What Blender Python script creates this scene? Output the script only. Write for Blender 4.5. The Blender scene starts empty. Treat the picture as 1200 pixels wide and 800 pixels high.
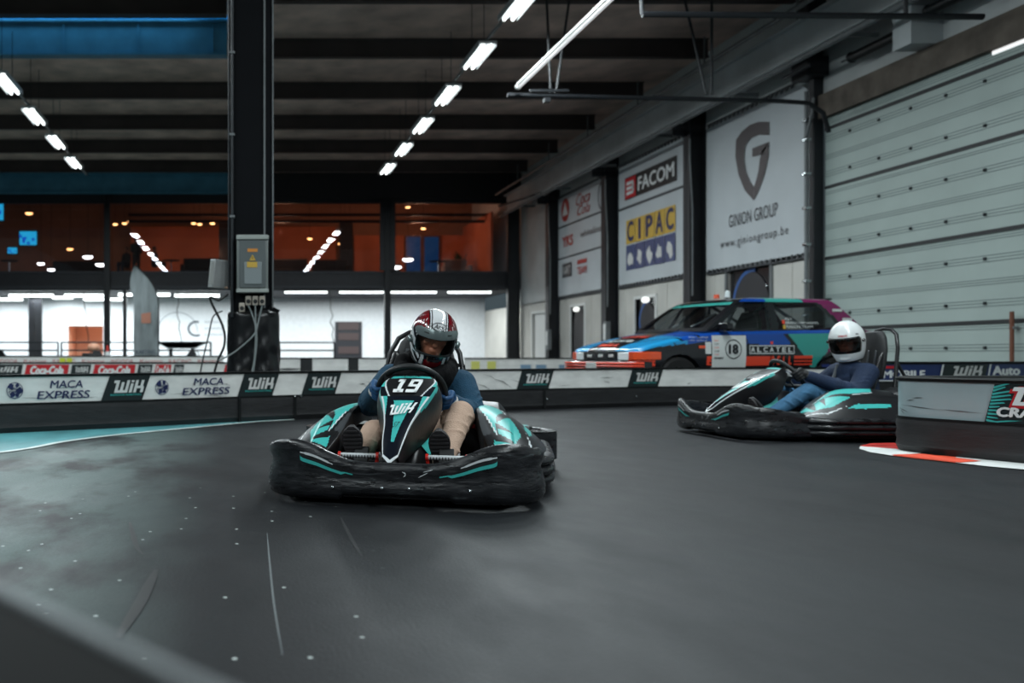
import bpy, math, random
from math import sin, cos, pi, radians, sqrt, atan2
from mathutils import Vector, Matrix, Euler
random.seed(7)
scene = bpy.context.scene
COL = scene.collection
# ------------------------------------------------------------------ camera, world, exposure
CX, CY, F, H = 278.0, 416.0, 1100.0, 0.68       # principal point and focal length in pixels of the 1200x800 frame, eye height
cam_d = bpy.data.cameras.new('camera')
cam = bpy.data.objects.new('camera', cam_d)
COL.objects.link(cam)
cam.location = (0, 0, H)
cam.rotation_euler = (pi / 2, 0, 0)
cam_d.sensor_width = 36
cam_d.lens = F / 1200 * 36
cam_d.shift_x = (600 - CX) / 1200
cam_d.shift_y = (CY - 400) / 1200
cam_d.clip_start = 0.05
cam_d.clip_end = 200
cam_d.dof.use_dof = True
cam_d.dof.focus_distance = 4.7
cam_d.dof.aperture_fstop = cam_d.lens / 15.0
scene.camera = cam
w = bpy.data.worlds.new('world'); scene.world = w; w.use_nodes = True
w.node_tree.nodes['Background'].inputs[0].default_value = (0.55, 0.75, 0.85, 1)
w.node_tree.nodes['Background'].inputs[1].default_value = 0.10
vs = scene.view_settings
vs.view_transform = 'Standard'; vs.look = 'None'; vs.gamma = 1; vs.use_curve_mapping = False
vs.exposure = 0.0
HALL_W = 165          # power of one hall fixture
PIT_W = 90           # power of one tube under the mezzanine

# ------------------------------------------------------------------ helpers
def P(px, py, Y):
    return Vector(((px - CX) * Y / F, Y, H - (py - CY) * Y / F))
def lin(c):
    c = c / 255.0
    return c / 12.92 if c <= 0.04045 else ((c + 0.055) / 1.055) ** 2.4
def rgb(r, g, b): return (lin(r), lin(g), lin(b), 1)
MATS = {}
def mat(name, col, rough=0.5, metal=0.0, var=0.0, vscale=6.0, bump=0.0, bscale=30.0, emit=None, estr=0.0, coat=0.0, stretch=None, rvar=0.0, spec=None):
    if name in MATS: return MATS[name]
    m = bpy.data.materials.new(name); m.use_nodes = True
    nt = m.node_tree; b = nt.nodes['Principled BSDF']
    b.inputs['Base Color'].default_value = col
    b.inputs['Roughness'].default_value = rough
    b.inputs['Metallic'].default_value = metal
    if spec is not None: b.inputs['Specular IOR Level'].default_value = spec
    if coat: b.inputs['Coat Weight'].default_value = coat; b.inputs['Coat Roughness'].default_value = 0.08
    tc = nt.nodes.new('ShaderNodeTexCoord'); mp = nt.nodes.new('ShaderNodeMapping')
    nt.links.new(tc.outputs['Object'], mp.inputs[0])
    if stretch: mp.inputs['Scale'].default_value = stretch
    if var:
        n = nt.nodes.new('ShaderNodeTexNoise'); n.inputs['Scale'].default_value = vscale; n.inputs['Detail'].default_value = 6
        nt.links.new(mp.outputs[0], n.inputs['Vector'])
        r = nt.nodes.new('ShaderNodeMapRange')
        r.inputs['From Min'].default_value = 0.3; r.inputs['From Max'].default_value = 0.7
        r.inputs['To Min'].default_value = 1 - var; r.inputs['To Max'].default_value = 1 + var
        nt.links.new(n.outputs['Fac'], r.inputs['Value'])
        mx = nt.nodes.new('ShaderNodeVectorMath'); mx.operation = 'SCALE'
        mx.inputs[0].default_value = col[:3]
        nt.links.new(r.outputs[0], mx.inputs['Scale'])
        nt.links.new(mx.outputs[0], b.inputs['Base Color'])
        if rvar:
            r2 = nt.nodes.new('ShaderNodeMapRange')
            r2.inputs['From Min'].default_value = 0.3; r2.inputs['From Max'].default_value = 0.7
            r2.inputs['To Min'].default_value = rough - rvar; r2.inputs['To Max'].default_value = rough + rvar
            nt.links.new(n.outputs['Fac'], r2.inputs['Value']); nt.links.new(r2.outputs[0], b.inputs['Roughness'])
    if bump:
        n2 = nt.nodes.new('ShaderNodeTexNoise'); n2.inputs['Scale'].default_value = bscale; n2.inputs['Detail'].default_value = 4
        nt.links.new(mp.outputs[0], n2.inputs['Vector'])
        bp = nt.nodes.new('ShaderNodeBump'); bp.inputs['Strength'].default_value = bump; bp.inputs['Distance'].default_value = 0.02
        nt.links.new(n2.outputs['Fac'], bp.inputs['Height']); nt.links.new(bp.outputs[0], b.inputs['Normal'])
    if emit:
        b.inputs['Emission Color'].default_value = emit; b.inputs['Emission Strength'].default_value = estr
    MATS[name] = m; return m
def glass(name, tint=(1, 1, 1, 1), ior=1.45, rough=0.0):
    if name in MATS: return MATS[name]
    m = bpy.data.materials.new(name); m.use_nodes = True; nt = m.node_tree
    for n in list(nt.nodes): nt.nodes.remove(n)
    o = nt.nodes.new('ShaderNodeOutputMaterial'); mx = nt.nodes.new('ShaderNodeMixShader')
    t = nt.nodes.new('ShaderNodeBsdfTransparent'); g = nt.nodes.new('ShaderNodeBsdfGlossy'); fr = nt.nodes.new('ShaderNodeFresnel')
    t.inputs[0].default_value = tint; g.inputs['Roughness'].default_value = rough; ge = nt.nodes.new('ShaderNodeNewGeometry'); mr = nt.nodes.new('ShaderNodeMapRange')
    mr.inputs['To Min'].default_value = ior; mr.inputs['To Max'].default_value = 1 / ior      # same reflectance from either side of the pane
    nt.links.new(ge.outputs['Backfacing'], mr.inputs['Value']); nt.links.new(mr.outputs[0], fr.inputs[0])
    nt.links.new(fr.outputs[0], mx.inputs[0]); nt.links.new(t.outputs[0], mx.inputs[1]); nt.links.new(g.outputs[0], mx.inputs[2])
    nt.links.new(mx.outputs[0], o.inputs[0]); MATS[name] = m; return m

class Copies(list): copies = 1
class MB:
    def __init__(s): s.v = []; s.f = []; s.m = []; s.M = None
    def add(s, vs_, fs, mi=0):
        b = len(s.v)
        for v in vs_:
            v = Vector(v)
            s.v.append(s.M @ v if s.M is not None else v)
        for i, f in enumerate(fs):
            s.f.append([b + k for k in f]); s.m.append(mi[i] if isinstance(mi, list) else mi)
        return s
    def box(s, c, sz, mi=0, rot=None):
        x, y, z = sz[0] / 2, sz[1] / 2, sz[2] / 2
        R = Euler(rot).to_matrix() if rot else Matrix.Identity(3)
        vs_ = [Vector(c) + R @ Vector((a * x, b * y, d * z)) for a in (-1, 1) for b in (-1, 1) for d in (-1, 1)]
        return s.add(vs_, [(0, 1, 3, 2), (4, 6, 7, 5), (0, 4, 5, 1), (2, 3, 7, 6), (0, 2, 6, 4), (1, 5, 7, 3)], mi)
    def box2(s, a, b, mi=0):
        return s.box([(a[i] + b[i]) / 2 for i in range(3)], [abs(b[i] - a[i]) for i in range(3)], mi)
    def tube(s, path, r, seg=10, mi=0, closed=False, caps=True):
        pts = [Vector(p) for p in path]; n = len(pts); rings = []
        up = None
        for i in range(n):
            if closed: t = pts[(i + 1) % n] - pts[i - 1]
            else: t = pts[min(i + 1, n - 1)] - pts[max(i - 1, 0)]
            t.normalize()
            if up is None:
                up = Vector((0, 0, 1)) if abs(t.z) < 0.9 else Vector((0, 1, 0))
            x = (up - t * up.dot(t)); x.normalize(); up = x; y = t.cross(x)
            rr = r[i] if isinstance(r, (list, tuple)) else r
            rings.append([pts[i] + (x * cos(2 * pi * k / seg) + y * sin(2 * pi * k / seg)) * rr for k in range(seg)])
        return s.loft(rings, mi, closed=closed, caps=caps and not closed)
    def loft(s, rings, mi=0, closed=False, caps=True, ringclosed=True):
        n = len(rings); k = len(rings[0]); vs_ = [p for r in rings for p in r]; fs = []
        for i in range(n if closed else n - 1):
            j = (i + 1) % n
            for a in range(k if ringclosed else k - 1):
                b = (a + 1) % k
                fs.append((i * k + a, i * k + b, j * k + b, j * k + a))
        if caps and ringclosed:
            fs.append(tuple(range(k))[::-1]); fs.append(tuple((n - 1) * k + a for a in range(k)))
        return s.add(vs_, fs, mi)
    def lathe(s, prof, seg=24, mi=0, M=None, a0=0, a1=2 * pi):
        full = abs(a1 - a0 - 2 * pi) < 1e-6; rings = []
        cnt = seg if full else seg + 1
        for k in range(cnt):
            a = a0 + (a1 - a0) * k / seg
            ring = [Vector((r * cos(a), r * sin(a), z)) for r, z in prof]
            if M is not None: ring = [M @ p for p in ring]
            rings.append(ring)
        return s.loft(rings, mi, closed=full, caps=False, ringclosed=False)
    def grid(s, Fn, nu, nv, paint=None, mi=0, flip=False):
        vs_ = [Fn(i / nu, j / nv) for i in range(nu + 1) for j in range(nv + 1)]; fs = []; ms = []
        for i in range(nu):
            for j in range(nv):
                q = mi
                if paint:
                    q = paint((i + .5) / nu, (j + .5) / nv)
                    if q is None: continue
                a = i * (nv + 1) + j
                f = (a, a + 1, a + nv + 2, a + nv + 1)
                fs.append(f[::-1] if flip else f); ms.append(q)
        return s.add(vs_, fs, ms)
    def prism(s, poly, d0, d1, mi=0, plane='xy', fmi=None):
        def mk(p, d):
            if plane == 'xy': return (p[0], p[1], d)
            if plane == 'xz': return (p[0], d, p[1])
            return (d, p[0], p[1])
        n = len(poly); vs_ = [mk(p, d0) for p in poly] + [mk(p, d1) for p in poly]
        fs = [tuple(range(n))[::-1], tuple(n + i for i in range(n))]
        for i in range(n):
            j = (i + 1) % n; fs.append((i, j, n + j, n + i))
        return s.add(vs_, fs, mi)
    def ball(s, c, r, mi=0, nu=16, nv=10, rot=None):
        if not isinstance(r, (tuple, list)): r = (r, r, r)
        R = Euler(rot).to_matrix() if rot else Matrix.Identity(3); c = Vector(c)
        vs_ = [c + R @ Vector((0, 0, -r[2]))]
        for j in range(1, nv):
            e = -pi / 2 + pi * j / nv
            for i in range(nu):
                a = 2 * pi * i / nu
                vs_.append(c + R @ Vector((r[0] * cos(e) * cos(a), r[1] * cos(e) * sin(a), r[2] * sin(e))))
        vs_.append(c + R @ Vector((0, 0, r[2]))); fs = []
        for i in range(nu): fs.append((0, 1 + (i + 1) % nu, 1 + i))
        for j in range(nv - 2):
            for i in range(nu):
                a = 1 + j * nu; fs.append((a + i, a + (i + 1) % nu, a + nu + (i + 1) % nu, a + nu + i))
        a = 1 + (nv - 2) * nu; t = len(vs_) - 1
        for i in range(nu): fs.append((a + i, a + (i + 1) % nu, t))
        return s.add(vs_, fs, mi)
    def caps_(s, p0, r0, p1, r1, seg=14, mi=0):
        p0 = Vector(p0); p1 = Vector(p1); t = p1 - p0; L = t.length; t.normalize()
        prof = []
        for k in range(0, 5): a = -pi / 2 + pi / 2 * k / 4; prof.append((r0 * cos(a) + 1e-5, r0 * sin(a)))
        for k in range(0, 5): a = pi / 2 * k / 4; prof.append((r1 * cos(a) + 1e-5, L + r1 * sin(a)))
        q = t.to_track_quat('Z', 'Y').to_matrix().to_4x4(); q.translation = p0
        rings = [[q @ Vector((r * cos(2 * pi * k / seg), r * sin(2 * pi * k / seg), z)) for k in range(seg)] for r, z in prof]
        return s.loft(rings, mi)
    def limb(s, pts, rs, seg=14, mi=0):
        for i in range(len(pts) - 1): s.caps_(pts[i], rs[i], pts[i + 1], rs[i + 1], seg, mi)
        return s
    def mapped(s, tv, tf, fn, mi=0):
        pts = [Vector(fn(x, y)) for x, y in tv]; nc = getattr(tv, 'copies', 1)
        if nc > 1:      # the repeats that thicken a letter lie a hair above one another
            f = max(tf[:len(tf) // nc], key=lambda q: (pts[q[1]] - pts[q[0]]).cross(pts[q[2]] - pts[q[0]]).length)
            N = (pts[f[1]] - pts[f[0]]).cross(pts[f[2]] - pts[f[0]]); N.normalize(); k = len(tv) // nc
            pts = [p + N * (.0007 * (i // k)) for i, p in enumerate(pts)]
        return s.add(pts, tf, mi)
    def mesh(s, name, mats, smooth=35):
        me = bpy.data.meshes.new(name)
        me.from_pydata([tuple(v) for v in s.v], [], s.f)
        for m in mats: me.materials.append(m)
        me.polygons.foreach_set('material_index', s.m)
        if smooth:
            me.polygons.foreach_set('use_smooth', [True] * len(me.polygons))
            me.update()
            me.set_sharp_from_angle(angle=radians(smooth))
        me.update(); return me
def evaluated(o, mats, smooth=180):
    dg = bpy.context.evaluated_depsgraph_get()
    me = bpy.data.meshes.new_from_object(o.evaluated_get(dg), preserve_all_data_layers=False, depsgraph=dg)
    o.modifiers.clear(); o.data = me
    me.materials.clear()
    for m in mats: me.materials.append(m)
    me.polygons.foreach_set('use_smooth', [True] * len(me.polygons)); me.update()
    return o
def put(name, mb, mats, parent=None, smooth=35, bevel=0, bseg=2, remesh=0, smoothit=0, loc=None):
    if not isinstance(mats, (list, tuple)): mats = [mats]
    me = mb.mesh(name, mats, smooth)
    o = bpy.data.objects.new(name, me); COL.objects.link(o)
    if loc: o.location = loc
    if remesh:
        r = o.modifiers.new('r', 'REMESH'); r.mode = 'VOXEL'; r.voxel_size = remesh; r.use_smooth_shade = True
        if smoothit:
            q = o.modifiers.new('s', 'SMOOTH'); q.iterations = smoothit; q.factor = 0.5
        evaluated(o, mats)
    if parent: o.parent = parent
    if bevel:
        b = o.modifiers.new('bevel', 'BEVEL'); b.width = bevel; b.segments = bseg; b.limit_method = 'ANGLE'; b.angle_limit = radians(40)
        b.harden_normals = False
    return o
def tag(o, label, cat, group=None, kind=None):
    o['label'] = label; o['category'] = cat
    if group: o['group'] = group
    if kind: o['kind'] = kind
    return o
def struct(name, mb, mats, **k):
    o = put(name, mb, mats, **k); o['kind'] = 'structure'; return o
def thing(name, label, cat, loc=(0, 0, 0), rotz=0, group=None):
    o = bpy.data.objects.new(name, None); COL.objects.link(o)
    o.location = loc; o.rotation_euler = (0, 0, rotz); o.empty_display_size = 0.1
    return tag(o, label, cat, group)
def copy_tree(o, parent=None):
    c = o.copy(); COL.objects.link(c)
    if parent: c.parent = parent
    for ch in list(o.children): copy_tree(ch, c)
    return c
def area(name, parent, loc, size, power, col=(1, 1, 1), rot=(0, 0, 0)):
    l = bpy.data.lights.new(name, 'AREA'); l.shape = 'RECTANGLE'; l.size, l.size_y = size; l.energy = power; l.color = col
    o = bpy.data.objects.new(name, l); COL.objects.link(o); o.location = loc; o.rotation_euler = rot
    if parent: o.parent = parent
    return o
def point(name, parent, loc, power, col, r=0.1):
    l = bpy.data.lights.new(name, 'POINT'); l.energy = power; l.color = col; l.shadow_soft_size = r
    o = bpy.data.objects.new(name, l); COL.objects.link(o); o.location = loc
    if parent: o.parent = parent
    return o
_tc = {}
def text2d(s, bold=0.0, shear=0.0, space=1.0):
    k = (s, bold, shear, space)
    if k in _tc: return _tc[k]
    c = bpy.data.curves.new('t', 'FONT'); c.body = s; c.size = 1; c.shear = shear; c.space_character = space
    c.resolution_u = 3; c.fill_mode = 'BOTH'
    o = bpy.data.objects.new('t', c); COL.objects.link(o)
    dg = bpy.context.evaluated_depsgraph_get(); dg.update()
    me = bpy.data.meshes.new_from_object(o.evaluated_get(dg), depsgraph=dg)
    tv = [(v.co.x, v.co.y) for v in me.vertices]; tf = [tuple(p.vertices) for p in me.polygons]
    bpy.data.objects.remove(o); bpy.data.curves.remove(c); bpy.data.meshes.remove(me)
    if bold:      # heavier strokes: the outline repeated a little to each side
        n = len(tv); d = bold * 1.5; base = list(tv); bf = list(tf); tv = []; tf = []
        for i, (dx, dy) in enumerate(((-d, 0), (d, 0), (0, -d * .7), (0, d * .7))):
            tv += [(a + dx, b + dy) for a, b in base]; tf += [tuple(q + n * i for q in f) for f in bf]
    xs = [a for a, b in tv]; ys = [b for a, b in tv]
    x0, x1, y0, y1 = min(xs), max(xs), min(ys), max(ys)
    tv = [((a - x0) / (x1 - x0), (b - y0) / (y1 - y0)) for a, b in tv]   # unit box
    _tc[k] = (tv, tf); return _tc[k]
def cut2d(tv, tf, nx=12, ny=8):
    import bmesh
    bm = bmesh.new(); vv = [bm.verts.new((a, b, 0)) for a, b in tv]
    for f in tf:
        try: bm.faces.new([vv[i] for i in f])
        except ValueError: pass
    x0 = min(a for a, b in tv); x1 = max(a for a, b in tv); y0 = min(b for a, b in tv); y1 = max(b for a, b in tv)
    for n, lo, hi, ax in ((nx, x0, x1, 0), (ny, y0, y1, 1)):
        for k in range(1, n):
            c = lo + (hi - lo) * k / n + 1e-5
            co = (c, 0, 0) if ax == 0 else (0, c, 0); no = (1, 0, 0) if ax == 0 else (0, 1, 0)
            bmesh.ops.bisect_plane(bm, geom=bm.verts[:] + bm.edges[:] + bm.faces[:], plane_co=co, plane_no=no, dist=1e-7)
    bm.verts.index_update(); tv2 = [(v.co.x, v.co.y) for v in bm.verts]; tf2 = [tuple(v.index for v in f.verts) for f in bm.faces]; bm.free()
    return tv2, tf2
def shape_text(s, x0, y0, x1, y1, **k):
    tv, tf = text2d(s, **k); out = Copies((x0 + a * (x1 - x0), y0 + b * (y1 - y0)) for a, b in tv)
    if k.get('bold'): out.copies = 4
    return out, tf
WR = [(0, 3.9, 1.7, 5), (.8, 0, 1.7, 5), (.8, 0, 4.9, 1.0), (2.4, 0, 3.3, 4.2), (4.0, 0, 4.9, 5),
      (5.4, 0, 6.3, 3.7), (5.4, 4.15, 6.3, 5), (6.8, 0, 7.7, 5), (7.7, 1.7, 9.6, 2.7), (8.6, 1.9, 9.5, 5), (9.0, 0, 9.9, 2.4)]
def wik(x0, y0, x1, y1, sh=0.25):
    tv = []; tf = []
    for a, b, c, d in WR:
        n = len(tv)
        for x, y in ((a, b), (c, b), (c, d), (a, d)):
            X = (x + sh * y) / (9.9 + sh * 5); tv.append((x0 + X * (x1 - x0), y0 + y / 5 * (y1 - y0)))
        tf.append((n, n + 1, n + 2, n + 3))
    return tv, tf
NR = [(0, 0, 3.2, 1.0), (1.1, 0, 2.3, 5), (.2, 3.9, 2.3, 5), (4.0, 4.0, 7.6, 5), (4.0, 1.9, 5.1, 5), (6.5, 0, 7.6, 5), (4.0, 1.9, 7.6, 2.8), (4.0, 0, 7.6, .95)]
def block19(x0, y0, x1, y1, sh=.12):
    tv = []; tf = []
    for a, b, c, d in NR:
        n = len(tv)
        for x, y in ((a, b), (c, b), (c, d), (a, d)): tv.append((x0 + (x + sh * y) / (7.6 + sh * 5) * (x1 - x0), y0 + y / 5 * (y1 - y0)))
        tf.append((n, n + 1, n + 2, n + 3))
    return tv, tf
def poly2(pts): return list(pts), [tuple(range(len(pts)))]
def ellipse2(cx, cy, rx, ry, n=28): return poly2([(cx + rx * cos(2 * pi * k / n), cy + ry * sin(2 * pi * k / n)) for k in range(n)])
def ring2(cx, cy, rx, ry, th, a0=0, a1=2 * pi, n=32):
    tv = []; tf = []
    for k in range(n + 1):
        a = a0 + (a1 - a0) * k / n
        tv += [(cx + rx * cos(a), cy + ry * sin(a)), (cx + (rx - th) * cos(a), cy + (ry - th) * sin(a))]
        if k < n: tf.append((2 * k, 2 * k + 2, 2 * k + 3, 2 * k + 1))
    return tv, tf
def inpoly(x, y, poly):
    c = False; j = len(poly) - 1
    for i in range(len(poly)):
        xi, yi = poly[i]; xj, yj = poly[j]
        if (yi > y) != (yj > y) and x < (xj - xi) * (y - yi) / (yj - yi) + xi: c = not c
        j = i
    return c
def interp(x, xs, ys):
    if x <= xs[0]: return ys[0]
    for i in range(len(xs) - 1):
        if x <= xs[i + 1]:
            t = (x - xs[i]) / (xs[i + 1] - xs[i]); return ys[i] * (1 - t) + ys[i + 1] * t
    return ys[-1]
def sinterp(x, xs, ys):
    if x <= xs[0]: return ys[0]
    if x >= xs[-1]: return ys[-1]
    for i in range(len(xs) - 1):
        if x <= xs[i + 1]:
            t = (x - xs[i]) / (xs[i + 1] - xs[i]); h = xs[i + 1] - xs[i]
            m0 = (ys[i + 1] - ys[max(i - 1, 0)]) / max(xs[i + 1] - xs[max(i - 1, 0)], 1e-6)
            m1 = (ys[min(i + 2, len(ys) - 1)] - ys[i]) / max(xs[min(i + 2, len(xs) - 1)] - xs[i], 1e-6)
            return ((2 * t ** 3 - 3 * t ** 2 + 1) * ys[i] + (t ** 3 - 2 * t ** 2 + t) * h * m0
                    + (-2 * t ** 3 + 3 * t ** 2) * ys[i + 1] + (t ** 3 - t ** 2) * h * m1)
class Path:
    def __init__(s, pts, n=16):
        q = []
        for i in range(len(pts) - 1):
            p0 = Vector(pts[max(i - 1, 0)]); p1 = Vector(pts[i]); p2 = Vector(pts[i + 1]); p3 = Vector(pts[min(i + 2, len(pts) - 1)])
            for k in range(n):
                t = k / n
                q.append(0.5 * ((2 * p1) + (p2 - p0) * t + (2 * p0 - 5 * p1 + 4 * p2 - p3) * t * t + (3 * p1 - p0 - 3 * p2 + p3) * t ** 3))
        q.append(Vector(pts[-1])); s.q = q; s.s = [0]
        for a, b in zip(q, q[1:]): s.s.append(s.s[-1] + (b - a).length)
        s.L = s.s[-1]
    def at(s, d):
        d = max(0, min(d, s.L)); lo = 0
        import bisect
        lo = min(max(bisect.bisect_right(s.s, d) - 1, 0), len(s.q) - 2)
        t = (d - s.s[lo]) / max(s.s[lo + 1] - s.s[lo], 1e-9); p = s.q[lo].lerp(s.q[lo + 1], t); T = (s.q[lo + 1] - s.q[lo]).normalized()
        return p, T
    def s_at_px(s, px):
        for i in range(len(s.q) - 1):
            a, b = s.q[i], s.q[i + 1]
            if a.y <= .1 or b.y <= .1: continue
            xa = CX + F * a.x / a.y; xb = CX + F * b.x / b.y
            if (xa - px) * (xb - px) <= 0 and xa != xb:
                return s.s[i] + (px - xa) / (xb - xa) * (s.s[i + 1] - s.s[i])
        f_ = s.q[0]
        return 0 if f_.y > .1 and CX + F * f_.x / f_.y > px else s.L
# ------------------------------------------------------------------ shared materials
BLACKP = mat('black_plastic', rgb(20, 21, 23), .38, var=.3, vscale=14, bump=.08, bscale=60)
TEAL = mat('teal_sticker', rgb(62, 174, 168), .35)
WHITE = mat('white_print', rgb(225, 228, 228), .5)
OFFW = mat('offwhite_print', rgb(206, 206, 204), .55, var=.05)
NAVY = mat('navy_print', rgb(26, 38, 84), .5)
DARKP = mat('black_print', rgb(18, 22, 24), .5)
RED = mat('red_print', rgb(190, 22, 34), .45)
REDP = mat('red_plastic', rgb(205, 40, 30), .35)
ORANGE = mat('orange_print', rgb(232, 74, 40), .45)
CHROME = mat('chrome', rgb(190, 195, 198), .22, 1.0)
STEELD = mat('dark_steel', rgb(38, 42, 46), .5, .3, var=.25, vscale=3)
GREYST = mat('grey_steel', rgb(110, 114, 116), .55, .2, var=.2, vscale=2)
RUBBER = mat('black_rubber', rgb(30, 30, 32), .6, var=.35, vscale=5, bump=.15, bscale=12, stretch=(1, 1, 5))
TYRE = mat('tyre', rgb(22, 22, 23), .75, var=.2, bump=.1)
# ------------------------------------------------------------------ the setting: floor, roof, walls
WX = 12.0; FY = 40.0; DECK = 8.4
def floor_mat():
    m = mat('track_asphalt', rgb(58, 62, 66), .45, spec=.22)
    nt = m.node_tree; b = nt.nodes['Principled BSDF']; L = nt.links
    tc = nt.nodes.new('ShaderNodeTexCoord')
    def mapping(sc, rot=0, loc=(0, 0, 0)):
        q = nt.nodes.new('ShaderNodeMapping'); q.inputs['Scale'].default_value = sc; q.inputs['Rotation'].default_value = (0, 0, rot); q.inputs['Location'].default_value = loc
        L.new(tc.outputs['Object'], q.inputs[0]); return q.outputs[0]
    def noise(v, s, d=6, r=.5):
        n = nt.nodes.new('ShaderNodeTexNoise'); n.inputs['Scale'].default_value = s; n.inputs['Detail'].default_value = d; n.inputs['Roughness'].default_value = r
        L.new(v, n.inputs['Vector']); return n.outputs['Fac']
    def rng(v, a, b_, c, d):
        r = nt.nodes.new('ShaderNodeMapRange'); r.inputs['From Min'].default_value = a; r.inputs['From Max'].default_value = b_
        r.inputs['To Min'].default_value = c; r.inputs['To Max'].default_value = d; L.new(v, r.inputs['Value']); return r.outputs[0]
    def mixc(f, c1, c2):
        x = nt.nodes.new('ShaderNodeMix'); x.data_type = 'RGBA'
        L.new(f, x.inputs[0])
        for k, c in ((6, c1), (7, c2)):
            if isinstance(c, tuple): x.inputs[k].default_value = c
            else: L.new(c, x.inputs[k])
        return x.outputs[2]
    def mul(a, c):
        x = nt.nodes.new('ShaderNodeMath'); x.operation = 'MULTIPLY'; L.new(a, x.inputs[0]); L.new(c, x.inputs[1]); return x.outputs[0]
    big = noise(mapping((1, .55, 1), .35), .55, 4)
    base = mixc(rng(big, .38, .66, 0, 1), rgb(19, 20, 23), rgb(30, 33, 36))
    streak = noise(mapping((2.2, 1, 1), .6), 1.3, 7, .55)
    base = mixc(rng(streak, .5, .75, 0, .4), base, rgb(24, 25, 28))
    # pale grey-green patches in the floor colour, left of the driving line
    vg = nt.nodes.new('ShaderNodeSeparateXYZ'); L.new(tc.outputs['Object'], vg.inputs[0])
    patchy = mul(rng(vg.outputs[0], -.9, -.1, 1, 0), rng(noise(mapping((1, .5, 1), -.3), 1.4, 7, .6), .40, .52, 0, 1))
    base = mixc(rng(patchy, 0, 1, 0, .9), base, rgb(88, 104, 102))
    fine = noise(mapping((1, 1, 1)), 90, 3)
    hs = nt.nodes.new('ShaderNodeVectorMath'); hs.operation = 'SCALE'; L.new(base, hs.inputs[0]); L.new(rng(fine, .3, .7, .8, 1.2), hs.inputs['Scale'])
    vo = nt.nodes.new('ShaderNodeTexVoronoi'); vo.voronoi_dimensions = '2D'; vo.inputs['Scale'].default_value = 6; L.new(mapping((1, .8, 1)), vo.inputs['Vector'])
    sp = nt.nodes.new('ShaderNodeSeparateColor'); L.new(vo.outputs['Color'], sp.inputs[0])
    speck = mul(mul(rng(vo.outputs['Distance'], .03, .045, 1, 0), rng(sp.outputs[0], .62, .63, 0, 1)), mul(rng(vg.outputs[0], .25, .5, 1, 0), rng(vg.outputs[1], 4.6, 5.0, 1, 0)))
    col = mixc(speck, hs.outputs[0], rgb(170, 178, 175))
    L.new(col, b.inputs['Base Color'])
    L.new(rng(streak, .3, .7, .44, .60), b.inputs['Roughness'])
    bp = nt.nodes.new('ShaderNodeBump'); bp.inputs['Strength'].default_value = .12; bp.inputs['Distance'].default_value = .01
    L.new(fine, bp.inputs['Height']); L.new(bp.outputs[0], b.inputs['Normal'])
    return m
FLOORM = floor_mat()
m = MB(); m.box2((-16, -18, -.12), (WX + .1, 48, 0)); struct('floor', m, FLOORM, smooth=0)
# teal run-off paint and white line at the left
tealf = mat('teal_floor_paint', rgb(84, 150, 156), .5, var=.3, vscale=3, stretch=(1, .4, 1))
linep = mat('white_line_paint', rgb(205, 215, 212), .5, var=.2, vscale=6)
LN = Path([(-2.3, 5.6), (-1.6, 6.62), (-1.36, 7.33), (-1.02, 7.96), (-.46, 8.7), (.17, 9.5), (.6, 9.85)])
BP = Path([(-4.5, 6.5), (-2.04, 8.12), (-.9, 8.85), (.25, 9.7), (1.41, 10.42), (3.24, 11.5), (4.7, 12.2), (5.93, 12.7), (7.5, 12.93), (8.17, 12.98)])
m = MB(); n = 40; vs_ = []
for k in range(n + 1):
    a, T = LN.at(LN.L * k / n); s_ = BP.s_at_px(CX + F * a.x / a.y) if a.y > 6 else BP.s_at_px(-330)
    c, _ = BP.at(min(s_, BP.L))
    vs_ += [(a.x, a.y, .003), (c.x, c.y + .05, .003)]
m.add(vs_, [(2 * k, 2 * k + 2, 2 * k + 3, 2 * k + 1) for k in range(n)]); 
o = put('painted_runoff', m, tealf, smooth=0); tag(o, 'worn teal paint on the floor along the foot of the left barrier', 'floor marking')
m = MB(); vs_ = []
for k in range(n + 1):
    a, T = LN.at(LN.L * k / n); N = Vector((T.y, -T.x)); hw = .03
    vs_ += [(a.x - N.x * hw, a.y - N.y * hw, .006), (a.x + N.x * hw, a.y + N.y * hw, .006)]
m.add(vs_, [(2 * k, 2 * k + 2, 2 * k + 3, 2 * k + 1) for k in range(n)])
o = put('track_edge_line', m, linep, smooth=0); tag(o, 'curved white line edging the teal floor paint on the left', 'floor marking')
# seam and skid marks in the asphalt: shallow strips lying on it
seam = mat('floor_seam', rgb(100, 106, 108), .5); skid = mat('skid_rubber', rgb(26, 27, 29), .5, var=.3)
def strip(name, pts, wd, mt, label, z=.002):
    m = MB(); vs_ = []; p = Path(pts, 6)
    for k in range(25):
        a, T = p.at(p.L * k / 24); N = Vector((T.y, -T.x)); hw = wd / 2 * (sin(pi * min(max(k / 24, .03), .97)) ** .4)
        vs_ += [(a.x - N.x * hw, a.y - N.y * hw, z), (a.x + N.x * hw, a.y + N.y * hw, z)]
    m.add(vs_, [(2 * k, 2 * k + 2, 2 * k + 3, 2 * k + 1) for k in range(24)])
    o = put(name, m, mt, smooth=0); tag(o, label, 'floor marking')
def fl(px, py): Y = H * F / (py - CY); return ((px - CX) * Y / F, Y)
strip('floor_seam', [fl(313, 625), fl(320, 700), fl(331, 768)], .006, seam, 'thin pale seam line running down the floor, left of the number 19 kart')
strip('skid_mark', [fl(152, 612), fl(160, 640), fl(168, 650)], .02, skid, 'short dark curved skid mark on the floor at the far left', .0015)
strip('skid_mark', [fl(183, 668), fl(165, 705), fl(138, 748)], .035, skid, 'broader dark scuffed skid mark near the foreground barrier', .0025)
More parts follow.
